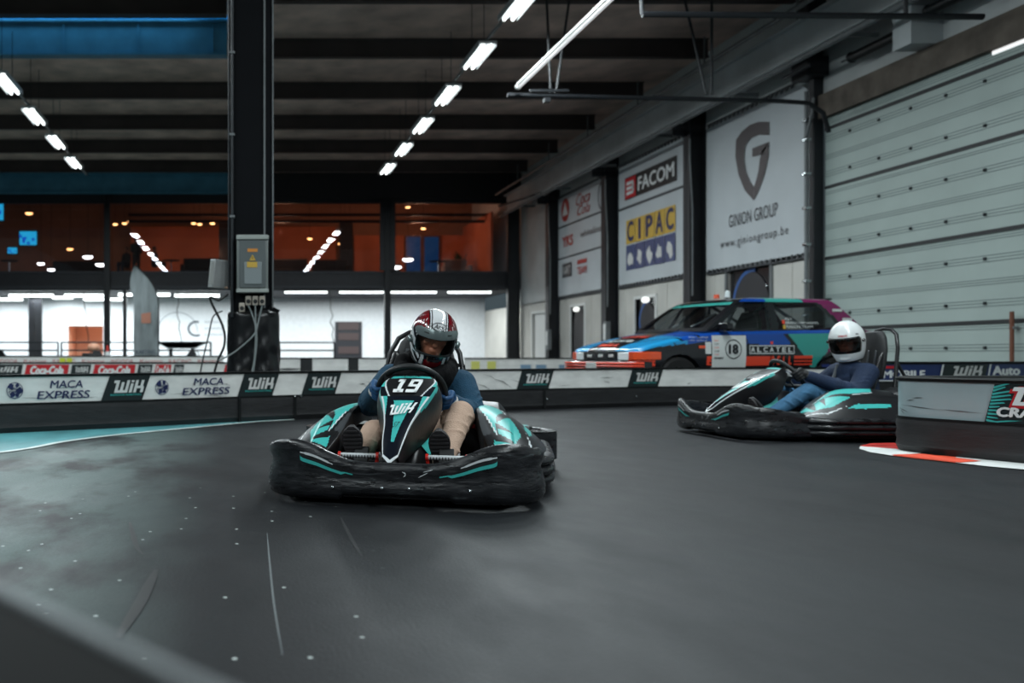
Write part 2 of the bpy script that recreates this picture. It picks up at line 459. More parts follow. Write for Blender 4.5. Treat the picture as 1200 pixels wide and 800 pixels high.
strip('skid_mark', [fl(399, 606), fl(410, 628), fl(424, 652)], .016, skid, 'straight dark skid mark just in front of the number 19 kart bumper', .0015)

# roof deck, purlins
decks = mat('roof_deck', rgb(206, 180, 168), .8, var=.3, vscale=1.2)
m = MB()
for y0, y1, x0, x1, z in ((22.9, FY + 8, -16, WX + .1, DECK), (-18, 22.9, -.12, WX + .1, DECK), (-18, 22.9, -16, -.12, DECK + .75)):
    m.box2((x0, y0, z), (x1, y1, z + .12))
for y in (22.9,):
    m.box2((-16, y, DECK), (-.12, y + .1, DECK + .2))
m.box2((-.22, -6, DECK), (-.1, 22.9, DECK + .8))
struct('ceiling', m, decks, smooth=0)
purm = mat('purlin_brown', rgb(70, 62, 60), .7, var=.2, vscale=1)
bluem = mat('girder_skylight_blue', rgb(78, 142, 170), .6, var=.15, vscale=2)  # blue spill of the skylight is put into the girder colour
pl = {0: 'nearest', 1: 'second nearest', 2: 'third nearest', 3: 'fourth nearest', 4: 'fifth nearest', 5: 'sixth nearest', 6: 'farthest'}
def ibeam(m, x0, x1, y, z0, z1, fw=.16, mi=0):
    m.box2((x0, y - .02, z0), (x1, y + .02, z1), mi); m.box2((x0, y - fw / 2, z0), (x1, y + fw / 2, z0 + .03), mi); m.box2((x0, y - fw / 2, z1 - .03), (x1, y + fw / 2, z1), mi)
for i, y in enumerate((15.8, 19.35, 22.95, 26.6, 30.2, 33.7, 37.2)):
    m = MB(); x0 = -.08 if y < 23 else -15.9
    ibeam(m, x0, WX - .5, y, DECK - .46, DECK)
    o = put('roof_purlin', m, purm, smooth=0); tag(o, pl[i] + ' of the dark brown beams crossing under the roof', 'roof beam', 'purlins under the roof')
for i, y in enumerate((18.6, 21.95)):
    m = MB(); ibeam(m, -15.9, -.24, y, DECK + .2, DECK + .75, .3)
    o = put('roof_purlin', m, purm, smooth=0); tag(o, ('nearer', 'farther')[i] + ' dark beam in the raised roof bay left of the big column', 'roof beam', 'beams in the raised bay')
m = MB(); m.box2((-15.9, 22.6, 7.87), (-.24, 22.66, 8.72)); m.box2((-15.9, 22.5, 7.87), (-.24, 22.78, 7.93)); m.box2((-15.9, 22.5, 8.68), (-.24, 22.75, 8.74))
for k in range(9): m.box2((-15 + k * 1.8, 22.55, 7.9), (-14.97 + k * 1.8, 22.62, 8.7))
o = put('blue_girder', m, bluem, smooth=0, bevel=.006); tag(o, 'deep girder coloured with blue skylight at the upper left, below the bright skylight strip', 'girder')
m = MB(); m.box2((-15.9, 22.72, 8.74), (-.24, 22.78, 8.90)); sky = mat('skylight_pane', rgb(30, 150, 230), .4, emit=rgb(20, 150, 240), estr=1.3)
o = struct('window_1', m, sky, smooth=0)
m = MB(); m.box2((-15.9, FY - .35, 7.55), (-.05, FY - .28, 8.36)); m.box2((-15.9, FY - .5, 8.28), (-.05, FY - .2, 8.36)); m.box2((-15.9, FY - .5, 7.5), (-.05, FY - .2, 7.57))
o = put('blue_girder', m, bluem, smooth=0); tag(o, 'far blue girder above the upper gallery windows, left of the big column', 'girder')
m = MB(); m.box2((-.05, FY - .3, 7.3), (WX, FY - .1, 8.4)); struct('trim_1', m, mat('dark_fascia', rgb(34, 33, 35), .7), smooth=0)
# blue light from the skylight bay
area('skylight', None, (-8, 22.3, 9.05), (14, .3), 60, (.22, .62, .95), rot=(radians(20), 0, 0))

# ------------------------------------------------------------------ right wall
wallm = mat('wall_panel_cream', rgb(196, 194, 188), .7, var=.12, vscale=.8)
upper = mat('upper_wall', rgb(186, 190, 190), .8, var=.15, vscale=.7)
conc = mat('concrete_lintel', rgb(92, 84, 76), .85, var=.35, vscale=2.5, bump=.3, bscale=6)
m = MB(); m.box2((WX, 9, 5.95), (WX + .12, FY + 8, DECK)); m.box2((WX, FY, 4.2), (WX + .12, FY + 8, 5.95)); m.box2((WX, -6, 0), (WX + .12, 9, DECK)); m.box2((WX, 19.35, 2.75), (WX + .12, FY, 5.95))
struct('wall_right', m, upper, smooth=0)
# lower wall of cream panels with openings
ops = [(21.1, 22.95, 1.95, 2.75), (26.9, 28.25, .0, 2.35), (32.4, 33.7, 0, 2.4), (36.2, 38.1, 0, 2.35)]
m = MB(); ys = [19.35]
def wallseg(y0, y1, z0, z1):
    if y1 - y0 < .01: return
    m.box2((WX, y0, z0), (WX + .12, y1, z1))
cur = 19.35
for a, b, z0, z1 in ops:
    wallseg(cur, a, 0, 2.8); wallseg(a, b, z1, 2.8)
    if z0 > 0: wallseg(a, b, 0, z0)
    cur = b
wallseg(cur, FY + 8, 0, 2.8)
# joints
for y in (20.3, 22.4 + 1.2, 25.2, 26.2, 29.0, 30.6, 31.8, 34.2, 35.6, 38.6): m.box2((WX - .012, y - .015, 0), (WX, y + .015, 2.8))
for z in (1.05, 1.95): m.box2((WX - .012, 23.0, z - .012), (WX, 26.85, z + .012)); m.box2((WX - .012, 28.3, z - .012), (WX, 32.35, z + .012)); m.box2((WX - .012, 33.75, z - .012), (WX, 36.15, z + .012))
struct('wall_right_lower', m, wallm, smooth=0)['kind'] = 'structure'
bpy.data.objects['wall_right_lower'].name = 'wall_right_base'
frame = mat('white_frame', rgb(215, 216, 214), .5); dgl = mat('dark_pane', rgb(24, 24, 28), .15); bluedec = mat('blue_fan_disc', rgb(32, 84, 150), .5)
dark2 = mat('dark_disc', rgb(40, 38, 42), .6)
for i, (a, b, z0, z1) in enumerate(ops):
    nm = ('window_2', 'door_1', 'door_2', 'door_3')[i]
    m = MB(); m.box2((WX + .06, a, z0), (WX + .1, b, z1), 0)
    o = struct(nm, m, [frame if i == 3 else dgl], smooth=0)
    q = MB(); t = .09
    q.box2((WX - .04, a - t, z0), (WX + .08, a, z1 + t)); q.box2((WX - .04, b, z0), (WX + .08, b + t, z1 + t)); q.box2((WX - .04, a, z1), (WX + .08, b, z1 + t))
    put('door_frame', q, frame if i else GREYST, o, smooth=0)
    if i < 3:
        q = MB(); c = (a + b) / 2; R = (b - a) * .42
        pr = [(c + R * cos(t_), min(z1 - .02, (z1 - R - .12) + R * sin(t_))) for t_ in [pi * k / 20 for k in range(21)]] + [(c - R, z0 + .05), (c + R, z0 + .05)]
        q.prism(pr, WX + .035, WX + .06, 0, plane='yz'); put('arched_panel', q, dark2, o, smooth=0)
        if i != 2:
            q = MB(); tv, tf = ring2(c - .1, z1 - R - .12, R * 1.12, R * 1.12, .09, -.3, pi * .55)
            tv = [(x, min(z, z1 - .01)) for x, z in tv]
            q.mapped(tv, tf, lambda x, z: (WX + .03, x, z)); put('blue_arc', q, bluedec, o, smooth=0)
        q = MB(); q.ball((WX + .0, a + .16, max(z0 + .3, 1.0)), .035); put('handle', q, CHROME, o)
# lamps glowing at the two doors
for i, (y, z) in enumerate(((27.2, 2.28), (32.75, 2.28))):
    t = thing('door_lamp', ('round white lamp at the top of the wider dark doorway behind the rally car', 'round white lamp at the top of the narrow dark doorway under the small logo banners')[i], 'lamp', (WX - .12, y, z))
    q = MB(); q.box((.08, 0, .02), (.12, .14, .1)); put('bracket', q, GREYST, t, bevel=.01)
    q = MB(); q.ball((-.05, 0, 0), (.1, .17, .09)); put('globe', q, mat('globe_glow', rgb(240, 250, 245), .4, emit=(1, 1, .95, 1), estr=1.1), t)
# wall columns
colm = mat('column_dark', rgb(26, 29, 34), .55, var=.2, vscale=2)
def wallcol(y, label, top=7.0, wd=.36, dep=.42):
    t = thing('wall_column', label, 'column', (WX - dep / 2, y, 0))
    q = MB(); q.box2((-dep / 2, -.015, 0), (dep / 2, .015, top)); q.box2((-dep / 2, -wd / 2, 0), (-dep / 2 + .03, wd / 2, top)); q.box2((dep / 2 - .03, -wd / 2, 0), (dep / 2, wd / 2, top))
    put('beam', q, colm, t, smooth=0)
    q = MB(); q.box2((-dep / 2 - .04, -wd / 2 - .04, 0), (dep / 2, wd / 2 + .04, .04)); put('base_plate', q, colm, t, smooth=0)
    q = MB(); q.box2((-dep / 2 - .35, -.06, 6.5), (dep / 2, .06, 6.62)); q.box2((-dep / 2 - .35, -.02, 6.62 - .3), (-dep / 2, .02, 6.62 - .1)); put('bracket', q, colm, t, smooth=0)
    q = MB(); q.tube([(-dep / 2 - .02, -wd / 2 - .05, 6.2), (-dep / 2 - .02, -wd / 2 - .05, 5.7), (-dep / 2 + .05, -wd / 2 - .04, 4.4), (-dep / 2 + .05, -wd / 2 - .04, 2.2)], .022, 8)
    put('conduit', q, GREYST, t)
    return t
wallcol(24.2, 'dark steel wall column between the two large sponsor banners')
wallcol(29.7, 'dark steel wall column between the small logo banners and the tool maker banner')
wallcol(35.1, 'farthest dark steel wall column, left of the small logo banners')
t = thing('wall_column', 'dark pipe clad column at the left jamb of the roller door', 'column', (WX - .1, 19.3, 0))
q = MB(); q.box2((-.1, -.09, 0), (.1, .09, 8.0)); put('beam', q, colm, t, bevel=.01)
q = MB(); q.tube([(-.2, 0, 0), (-.2, 0, 6.1)], .04, 10); q.tube([(-.2, -.25, 5.9), (-.2, -.2, 5.6), (-.2, -.02, 5.2)], .03, 8); put('conduit', q, GREYST, t)
for z in (.8, 1.5, 2.2, 2.95, 3.7, 4.4, 5.1, 5.5):
    q = MB(); q.box((-.2, -.02, z), (.12, .14, .06)); put('pipe_clamp', q, CHROME, t, bevel=.01)
q = MB(); q.box2((-.35, -.28, 6.35), (.1, .28, 6.75)); q.box2((-.3, -.2, 6.9), (.1, .2, 8.0)); q.tube([(-.4, .45, 6.5), (-.4, -.5, 6.5)], .05, 8); put('junction_box', q, colm, t, bevel=.02)
# grey boxes on the columns
for (y, z, lab) in ((29.45, 1.35, 'small light grey wall box on the column nearest the rally car nose'), (34.9, 1.25, 'small pale wall box low on the farthest wall column')):
    t = thing('wall_box', lab, 'electrical box', (WX - .5, y - .25, z))
    q = MB(); q.box((0, 0, 0), (.14, .22, .75)); put('housing', q, GREYST, t, bevel=.015)
    q = MB(); q.box((-.08, 0, .05), (.02, .16, .5)); put('cover', q, frame, t, bevel=.01)
    q = MB(); q.tube([(0, 0, -.37), (0, .02, -.7), (.05, .1, -1.2)], .015, 6); put('cable', q, DARKP, t)
# runway girder and pipes along the wall
gird = mat('runway_girder_paint', rgb(178, 184, 186), .6, var=.15, vscale=1)
m = MB(); m.box2((11.28, 9, 6.68), (11.32, FY - .7, 7.32)); m.box2((11.15, 9, 6.64), (11.45, FY - .7, 6.68)); m.box2((11.15, 9, 7.32), (11.45, FY - .7, 7.36))
for k in range(8): m.box2((11.32, 12 + k * 3.6, 6.68), (11.44, 12.02 + k * 3.6, 7.32))
o = put('runway_girder', m, gird, smooth=0, bevel=.004); tag(o, 'long pale grey girder running along the top of the right wall', 'girder')
m = MB(); m.tube([(10.75, 16.9, 7.35), (10.75, 39, 7.35)], .05, 10)
for k in range(6): m.tube([(10.75, 18 + 3.6 * k, 7.35), (10.75, 18 + 3.6 * k, 8.0)], .02, 6)
o = put('overhead_pipe', m, GREYST); tag(o, 'straight grey pipe hanging just above the runway girder on the right', 'pipe')
m = MB(); m.tube([(10.95, 12, 6.45), (10.95, 39, 6.45)], .05, 10)
for k in range(7): m.box2((10.9, 13 + 3.9 * k, 6.42), (11.56, 13.05 + 3.9 * k, 6.5))
o = put('overhead_pipe', m, GREYST); tag(o, 'straight grey pipe on brackets below the runway girder on the right', 'pipe')
m = MB(); m.tube([(10.4, 37.3, 6.6), (11.15, 34.4, 6.64)], .05, 8); o = put('short_strut', m, CHROME); tag(o, 'short bright diagonal strut under the far end of the runway girder', 'strut')
# hanging crane crossbar with white tube light
m = MB(); m.tube([(5.3, 18.4, 5.78), (10.6, 18.4, 5.66), (11.2, 18.4, 5.62), (11.55, 18.5, 5.45), (11.72, 18.6, 5.1)], .045, 10)
m.box((6.1, 18.35, 5.85), (.75, .05, .05)); m.box((6.05, 18.35, 5.66), (.12, .12, .08))
for x, dx in ((6.15, -.1), (6.25, .3), (9.2, -.5), (9.3, .0)): m.tube([(x, 18.4, 5.78), (x + dx, 18.4, 7.95)], .025, 6)
o = put('hanging_crossbar', m, colm); tag(o, 'dark horizontal crossbar hanging from the roof on rods, right of centre', 'crossbar')
t = thing('tube_light', 'long thin pale tube running up to the right above the hanging crossbar', 'tube', (5.45, 18.2, 5.86))
m = MB(); m.box2((-.04, -7.5, .03), (.04, 0, .09)); put('housing', m, frame, t, bevel=.01)
m = MB(); m.tube([(0, -7.5, 0), (0, 0, 0)], .03, 10); put('tube', m, mat('dim_tube', rgb(230, 235, 235), .4, emit=(1, 1, 1, 1), estr=.55), t)
m = MB(); m.ball((0, 0, .02), .06); put('end_cap', m, frame, t)
m = MB(); m.tube([(6.0, 17, 8.0), (7.2, 14.5, 8.1)], .04, 6); m.tube([(8.0, 16.5, 7.8), (9.6, 14.0, 8.1)], .04, 6); m.tube([(7.2, 14.5, 7.9), (7.0, 19, 7.95)], .03, 6)
o = put('roof_brace', m, colm); tag(o, 'thin dark diagonal bracing rods under the roof at the top right', 'roof brace')
# roof near the right wall: cross pipe at the very top right
m = MB(); m.tube([(6.3, 14.6, 5.98), (11.6, 14.6, 5.94)], .05, 8); m.tube([(6.3, 14.6, 5.98), (6.2, 14.6, 7.9)], .03, 6); m.tube([(10.4, 14.6, 5.95), (10.4, 14.6, 7.9)], .03, 6)
o = put('hanging_crossbar', m, colm); tag(o, 'dark crossbar along the top edge at the upper right', 'crossbar')

# roller door, lintel, springs
doorm = mat('roller_door_panel', rgb(158, 172, 168), .55, var=.06, vscale=1)
seamm = mat('door_seal', rgb(28, 30, 32), .6); ribm = mat('door_groove', rgb(112, 124, 122), .6)
m = MB(); m.box2((WX + .0, 9.2, 0), (WX + .08, 19.15, 5.5)); o = struct('door_4', m, doorm, smooth=0)
q = MB()
for z in (1.21, 2.65, 4.09, 5.28): q.box2((WX - .02, 9.2, z - .03), (WX, 19.15, z + .03))
put('panel_seal', q, seamm, o, smooth=0)
q = MB()
for k in range(7):
    z = .8 + .712 * k
    for d in (-.05, 0, .05): q.box2((WX - .006, 9.2, z + d - .006), (WX, 19.15, z + d + .006))
    for d in (.30, .34, .38):
        if abs(z + d - 4.09) > .1: q.box2((WX - .006, 9.2, z + d - .006), (WX, 19.15, z + d + .006))
put('panel_grooves', q, ribm, o, smooth=0)
bolt = None
for i in range(11):
    for k in range(7):
        y = 18.37 - .83 * i; z = .8 + .712 * k
        if bolt is None:
            q = MB(); q.box((0, 0, 0), (.03, .05, .05)); q.tube([(-.012, 0, 0), (-.025, 0, 0)], .014, 8); bolt = put('hinge_bolt', q, STEELD, o, bevel=.008); c = bolt
        else: c = bolt.copy(); COL.objects.link(c)
        c.location = (WX - .015, y, z)
m = MB(); m.box2((WX - .12, 9, 5.5), (WX + .1, 19.2, 5.98)); struct('trim_2', m, conc, smooth=0)
m = MB(); m.box2((WX - .02, 13.6, 5.44), (WX + .02, 14.9, 5.5)); 
o = put('white_gap_light', m, mat('gap_light', rgb(235, 240, 240), .5, emit=(1, 1, 1, 1), estr=.8), smooth=0); o.name = 'trim_3'; o['kind'] = 'structure'
for (y0, y1, z, lab) in ((17.9, 16.5, 6.35, 'farther black spring cylinder above the roller door'), (15.9, 14.6, 6.5, 'nearer black spring cylinder above the roller door')):
    t = thing('door_spring', lab, 'door spring', (WX - .3, (y0 + y1) / 2, z)); h = abs(y0 - y1) / 2
    q = MB(); q.lathe([(.02, -h), (.1, -h), (.11, -h + .04), (.085, -h + .08)] + [(.085 + (.008 if k % 2 else 0), -h + .1 + (2 * h - .2) * k / 24) for k in range(25)] + [(.085, h - .08), (.11, h - .04), (.1, h), (.02, h)], 18, M=Matrix.Rotation(pi / 2, 4, 'X')); put('coil_cover', q, DARKP, t)
    q = MB(); q.tube([(0, -h - .25, 0), (0, h + .25, 0)], .025, 8); put('shaft', q, GREYST, t)
    q = MB(); q.box2((-.02, -h - .12, -.3), (.27, -h - .08, .1)); put('bracket', q, colm, t, smooth=0)
m = MB(); m.box2((11.45, 15.95, 5.98), (WX, 16.4, 7.0)); struct('trim_4', m, gird, smooth=0)
t = thing('downpipe', 'thin rust brown pipe at the right end of the roller door', 'pipe', (WX - .1, 14.42, 0))
q = MB(); q.tube([(0, 0, 0), (0, 0, 1.35)], .03, 8); put('tube', q, mat('rust_pipe', rgb(110, 66, 48), .6), t)
q = MB(); q.box((.03, 0, 1.1), (.08, .1, .04)); put('clip', q, GREYST, t, bevel=.005)
# banners on the wall
bann = mat('banner_vinyl', rgb(190, 196, 200), .55, var=.05, vscale=.8)
edge = mat('banner_edge', rgb(60, 62, 66), .6)
def wallmap(u0):  # u grows to the right in the photo (towards the camera)
    return lambda x, z: (WX - .085, u0 - x, z)
def banner(name, label, y0, y1, z0, z1, rnd=0):
    t = thing(name, label, 'banner', (WX, 0, 0))
    def Fn(u, v):
        y = y0 + (y1 - y0) * u; z = z0 + (z1 - z0) * v
        if rnd:
            d = (y - y1); lim = z1 - rnd + sqrt(max(rnd * rnd - max(rnd - d, 0) ** 2, 0)); z = min(z, lim)
        return (-.07 + .012 * sin(u * 23) * (1 - v) ** 3, y, z)
    q = MB(); q.grid(Fn, 40, 12, flip=True); b = put('sheet', q, bann, t)
    n = 22
    for z, sg in ((z0 - .03, -1), (z1 + .03, 1)):
        q = MB(); q.tube([(-.05, y0, z + sg * .06), (-.05, y1 + (rnd if sg > 0 else 0), z + sg * .06)], .025, 6)
        for k in range(n):
            if rnd and sg > 0 and k > n - 4: continue
            y = y0 + (y1 - y0) * (k + .5) / n; q.box((-.06, y, z), (.03, .07, .09))
        put('lacing', q, edge, t, smooth=0)
    return t
def wput(t, tv, tf, m_, name, u0, d=-.088):
    q = MB(); q.mapped(tv, tf, lambda x, z: (d, u0 - x, z)); put(name, q, m_, t, smooth=0)
gm = mat('logo_brown_grey', rgb(74, 66, 68), .5); gtx = mat('text_grey', rgb(72, 74, 78), .5)
t = banner('wall_banner', 'large white banner with a grey shield G logo, left of the roller door', 23.85, 19.5, 2.82, 6.42, .55)
# shield-shaped G built of polygons (x right, z up), 1.4 x 1.75
G0 = 22.45
def g_pts(pts): return [(x * 1.42, 4.25 + z * 1.78) for x, z in pts]
outer = [(.02, .88), (.25, .97), (.6, 1.0), (.98, .93), (1.0, .74), (.78, .80), (.55, .82), (.3, .76), (.27, .55), (.36, .30), (.56, .14), (.56, -.0), (.30, .18), (.10, .42), (.0, .66)]
tri = []
a = [(.02, .88), (.2, .96), (.45, 1.0), (.7, .99), (1.0, .93)]; b = [(.30, .74), (.36, .78), (.5, .82), (.72, .82), (1.0, .76)]
tv = g_pts(a + b); tf = [(k, k + 1, k + 6, k + 5) for k in range(4)]; wput(t, tv, tf, gm, 'logo', G0)
a = [(.02, .88), (.0, .66), (.10, .40), (.30, .16), (.56, 0)]; b = [(.30, .74), (.27, .58), (.32, .42), (.44, .27), (.57, .17)]
tv = g_pts(a + b); wput(t, tv, [(k, k + 1, k + 6, k + 5) for k in range(4)], gm, 'logo', G0)
a = [(1.0, .68), (.98, .5), (.88, .3), (.72, .12), (.57, 0)]; b = [(.80, .60), (.74, .50), (.70, .36), (.64, .26), (.57, .17)]
tv = g_pts(a + b); wput(t, tv, [(k, k + 1, k + 6, k + 5) for k in range(4)], gm, 'logo', G0)
tv = g_pts([(.52, .68), (1.0, .68), (.82, .55), (.52, .57)]); wput(t, tv, [(0, 1, 2, 3)], gm, 'logo', G0)
tv, tf = shape_text('GINION GROUP', 0, 3.76, 2.05, 4.06, space=1.06); wput(t, tv, tf, gtx, 'lettering', 22.75)
tv, tf = shape_text('www.giniongroup.be', 0, 3.24, 2.85, 3.50, space=1.25); wput(t, tv, tf, gtx, 'lettering', 23.15)
t = banner('wall_banner', 'white banner with a black tool logo above yellow and blue letter tiles', 29.35, 24.85, 2.85, 6.5)
q = MB(); q.box2((-.1, 24.85, 5.16), (-.07, 29.35, 5.22)); put('batten', q, edge, t, smooth=0)
wput(t, *poly2([(0, 5.42), (3.4, 5.42), (3.4, 6.1), (0, 6.1)]), DARKP, 'logo_panel', 28.85)
wput(t, *poly2([(.03, 5.45), (.8, 5.45), (.8, 6.07), (.03, 6.07)]), RED, 'logo_panel', 28.85, -.094)
wput(t, *shape_text('FACOM', .95, 5.55, 3.28, 5.97, bold=.022), WHITE, 'lettering', 28.85, -.096)
for k, r in enumerate(((.15, 5.85, .65, 5.95), (.15, 5.7, .65, 5.8), (.15, 5.55, .65, 5.65), (.55, 5.6, .68, 5.9))):
    wput(t, *poly2([(r[0], r[1]), (r[2], r[1]), (r[2], r[3]), (r[0], r[3])]), WHITE, 'logo', 28.85, -.098)
yel = mat('yellow_print', rgb(205, 168, 70), .5); bl = mat('slate_blue_print', rgb(66, 76, 116), .5, var=.2)
for k, ch in enumerate('CIPAC'):
    x = k * .65
    wput(t, *poly2([(x, 4.06), (x + .62, 4.06), (x + .62, 4.78), (x, 4.78)]), yel, 'letter_tile', 28.75)
    wd = .16 if ch == 'I' else .46
    wput(t, *shape_text(ch, x + .31 - wd / 2, 4.12, x + .31 + wd / 2, 4.74, bold=.025), NAVY, 'lettering', 28.75, -.094)
    wput(t, *poly2([(x, 3.26), (x + .62, 3.26), (x + .62, 4.02), (x, 4.02)]), bl, 'picture_tile', 28.75)
    rr = random.Random(k)
    wput(t, *poly2([(x + .31 + .24 * cos(a_) * rr.uniform(.5, 1), 3.6 + .3 * sin(a_) * rr.uniform(.4, 1)) for a_ in [2 * pi * j / 9 for j in range(9)]]), OFFW, 'picture', 28.75, -.094)
t = banner('wall_banner', 'farthest white banner with rows of small sponsor logos', 34.85, 30.1, 2.85, 6.45)
for z in (5.35, 4.2): 
    q = MB(); q.box2((-.1, 30.1, z), (-.07, 34.85, z + .05)); put('batten', q, edge, t, smooth=0)
rd = mat('faded_red_print', rgb(172, 60, 56), .5)
wput(t, *ellipse2(.5, 5.95, .4, .42), rd, 'logo', 34.6); wput(t, *poly2([(.2, 5.75), (.8, 5.75), (.5, 6.25)]), OFFW, 'logo', 34.6, -.093)
wput(t, *shape_text('Coca', 0, 5.9, 1.3, 6.3, shear=.4), rd, 'lettering', 33.0); wput(t, *shape_text('Cola', 0, 5.55, 1.2, 5.88, shear=.4), rd, 'lettering', 32.9)
wput(t, *ring2(.5, 5.9, .42, .5, .07), gtx, 'logo', 31.1)
wput(t, *shape_text('YKS', 0, 4.6, 1.1, 5.0, bold=.03), rd, 'lettering', 34.4); wput(t, *shape_text('whiteline', 0, 4.75, 1.9, 4.98), gtx, 'lettering', 32.6)
wput(t, *poly2([(0, 3.5), (.95, 3.5), (.95, 4.0), (0, 4.0)]), gtx, 'logo', 34.4); wput(t, *shape_text('KART', .1, 3.6, .85, 3.9), OFFW, 'lettering', 34.4, -.093)
wput(t, *poly2([(0, 3.85), (.9, 3.85), (.9, 4.0), (0, 4.0)]), rd, 'logo', 32.9); wput(t, *shape_text('TEAM', 0, 3.5, .9, 3.75, bold=.02), rd, 'lettering', 32.9)
# ------------------------------------------------------------------ gallery building at the far end
facm = mat('facade_dark', rgb(36, 37, 42), .6, var=.15)
m = MB(); m.box2((-16, FY - .1, 3.56), (WX, FY + 8, 4.22)); struct('trim_5', m, facm, smooth=0)      # mezzanine slab edge
m = MB(); m.box2((-16, FY - .18, 3.5), (WX, FY - .1, 3.62)); m.box2((-16, FY - .16, 4.16), (WX, FY - .1, 4.24)); struct('trim_6', m, mat('slab_flange', rgb(52, 54, 60), .6), smooth=0)
m = MB(); m.box2((-16, FY, 7.15), (WX, FY + .2, DECK)); struct('wall_back_top', m, facm, smooth=0)
m = MB(); m.box2((-16, FY + 8, 4.2), (WX + 3, FY + 8.1, DECK)); struct('wall_back', m, mat('gallery_wall', rgb(150, 110, 90), .8, var=.15, vscale=.6), smooth=0)
m = MB(); m.box2((-16, FY + 5.5, 0), (-8.2, FY + 5.6, 3.56)); m.box2((-6.5, FY + 5.5, 0), (WX, FY + 5.6, 3.56)); m.box2((-8.2, FY + 5.5, 2.1), (-6.5, FY + 5.6, 3.56))
struct('wall_back_lower', m, mat('pit_wall', rgb(224, 228, 232), .7, var=.05), smooth=0)
m = MB(); m.box2((-8.9, FY + 7.9, 0), (-6.0, FY + 8, 2.6)); m.box2((-8.3, FY + 5.6, 0), (-8.2, FY + 8, 2.6)); m.box2((-6.5, FY + 5.6, 0), (-6.4, FY + 8, 2.6)); m.box2((-8.3, FY + 5.6, 2.4), (-6.4, FY + 8, 2.5))
struct('wall_back_room', m, mat('peach_wall', rgb(214, 160, 132), .7), smooth=0)
point('warm_room_lamp', None, (-6.9, FY + 6.6, 2.1), 14, (1, .78, .62), .12)
m = MB(); m.box2((-16, FY, 3.45), (WX, FY + 5.5, 3.56)); struct('ceiling_pit', m, mat('pit_ceiling', rgb(60, 62, 68), .7), smooth=0)
bpy.data.objects['wall_back_top'].name = 'wall_back_upper_trim'
# facade columns
for X, wd, lab in ((-5.5, .26, 'slim dark facade post left of the feather flag'), (6.35, .25, 'dark facade post in the middle of the far gallery'), (11.66, .5, 'dark facade post at the right end of the far gallery'), (-9.35, .6, 'wide dark pillar at the left of the pit area'), (-4.75, .14, 'thin dark post just right of the slim facade post')):
    t = thing('facade_post', lab, 'post', (X, FY - .32 if wd != .6 else FY + 3.5, 0)); top = {.26: 7.45, .5: 8.3, .25: 7.28}.get(wd, 3.44)
    q = MB(); q.box2((-wd / 2, -.02, 0), (wd / 2, .02, top)); q.box2((-wd / 2, -.12, 0), (-wd / 2 + .03, .12, top)); q.box2((wd / 2 - .03, -.12, 0), (wd / 2, .12, top)); put('profile', q, colm, t, smooth=0)
    if X == 6.35: q = MB(); q.box2((-.32, -.06, 4.25), (.32, .06, 7.2)); put('cladding', q, colm, t, smooth=0)
    q = MB(); q.box2((-wd / 2 - .05, -.16, 0), (wd / 2 + .05, .16, .04)); put('foot', q, colm, t, smooth=0)
# gallery glazing
gl = glass('gallery_glass', (.9, .9, .92, 1), 1.5)
m = MB(); m.box2((-16, FY + .1, 4.22), (-5.6, FY + .12, 7.15)); struct('window_3', m, gl, smooth=0)
m = MB(); m.box2((-5.4, FY + .1, 4.22), (6.1, FY + .12, 7.15)); struct('window_4', m, gl, smooth=0)
m = MB(); m.box2((6.6, FY + .1, 4.22), (11.5, FY + .12, 7.15)); struct('window_5', m, gl, smooth=0)
# gallery room
warm = mat('warm_wall', rgb(190, 110, 78), .8, var=.12, vscale=.7)
for nm_, a_, b_ in (('wall_gallery_left', (-5.4, FY + 7.6, 4.2), (5.0, FY + 7.7, 7.2)), ('wall_gallery_middle', (5.9, FY + 7.2, 4.2), (11.45, FY + 7.3, 6.7)), ('wall_gallery_right', (11.35, FY + 2, 4.2), (11.45, FY + 7.2, 7.1))):
    m = MB(); m.box2(a_, b_); struct(nm_, m, warm, smooth=0)
m = MB(); m.box2((5.0, FY + 5.5, 4.2), (5.6, FY + 6.1, 7.2)); m.box2((-.9, FY + 6, 4.2), (-.2, FY + 6.5, 7.2)); struct('trim_7', m, facm, smooth=0)
for z in (6.75, 7.05):
    m = MB(); m.box2((-5, FY + 3, z), (11.5, FY + 3.12, z + .12)); struct('trim_%d' % (8 if z < 7 else 9), m, facm, smooth=0)
for x, y, z, p in ((2.0, 43.5, 6.3, 75), (8.4, 43.8, 6.3, 85), (-1.2, 45.5, 5.6, 18), (-4.0, 46.5, 5.2, 5), (-12.5, 45, 6.0, 7), (-9.5, 46.5, 5.2, 5)):
    point('gallery_lamp_light', None, (x, y, z), p, (1, .5, .3), .2)
def spot_lamp(x, y, z, r, col, s, label, cat='lamp', group=None, name='gallery_lamp'):
    t = thing(name, label, cat, (x, y, z), 0, group)
    q = MB(); q.lathe([(.001, -.02), (r, -.02), (r * .9, .03), (r * .4, .08), (.001, .1)], 14); put('shade', q, colm, t)
    q = MB(); q.ball((0, 0, -.03), (r * .85, r * .85, r * .35)); put('bulb', q, mat('glow_%d_%d' % (int(col[1] * 100), int(s)), col, .4, emit=col, estr=s), t)
    q = MB(); q.tube([(0, 0, .08), (0, 0, DECK - z)], .01, 5); put('cord', q, DARKP, t)
Wc = (1, 1, 1, 1); Oc = (1, .45, .16, 1)
def at(px, py, Y): p = P(px, py, Y); return p.x, p.y, p.z
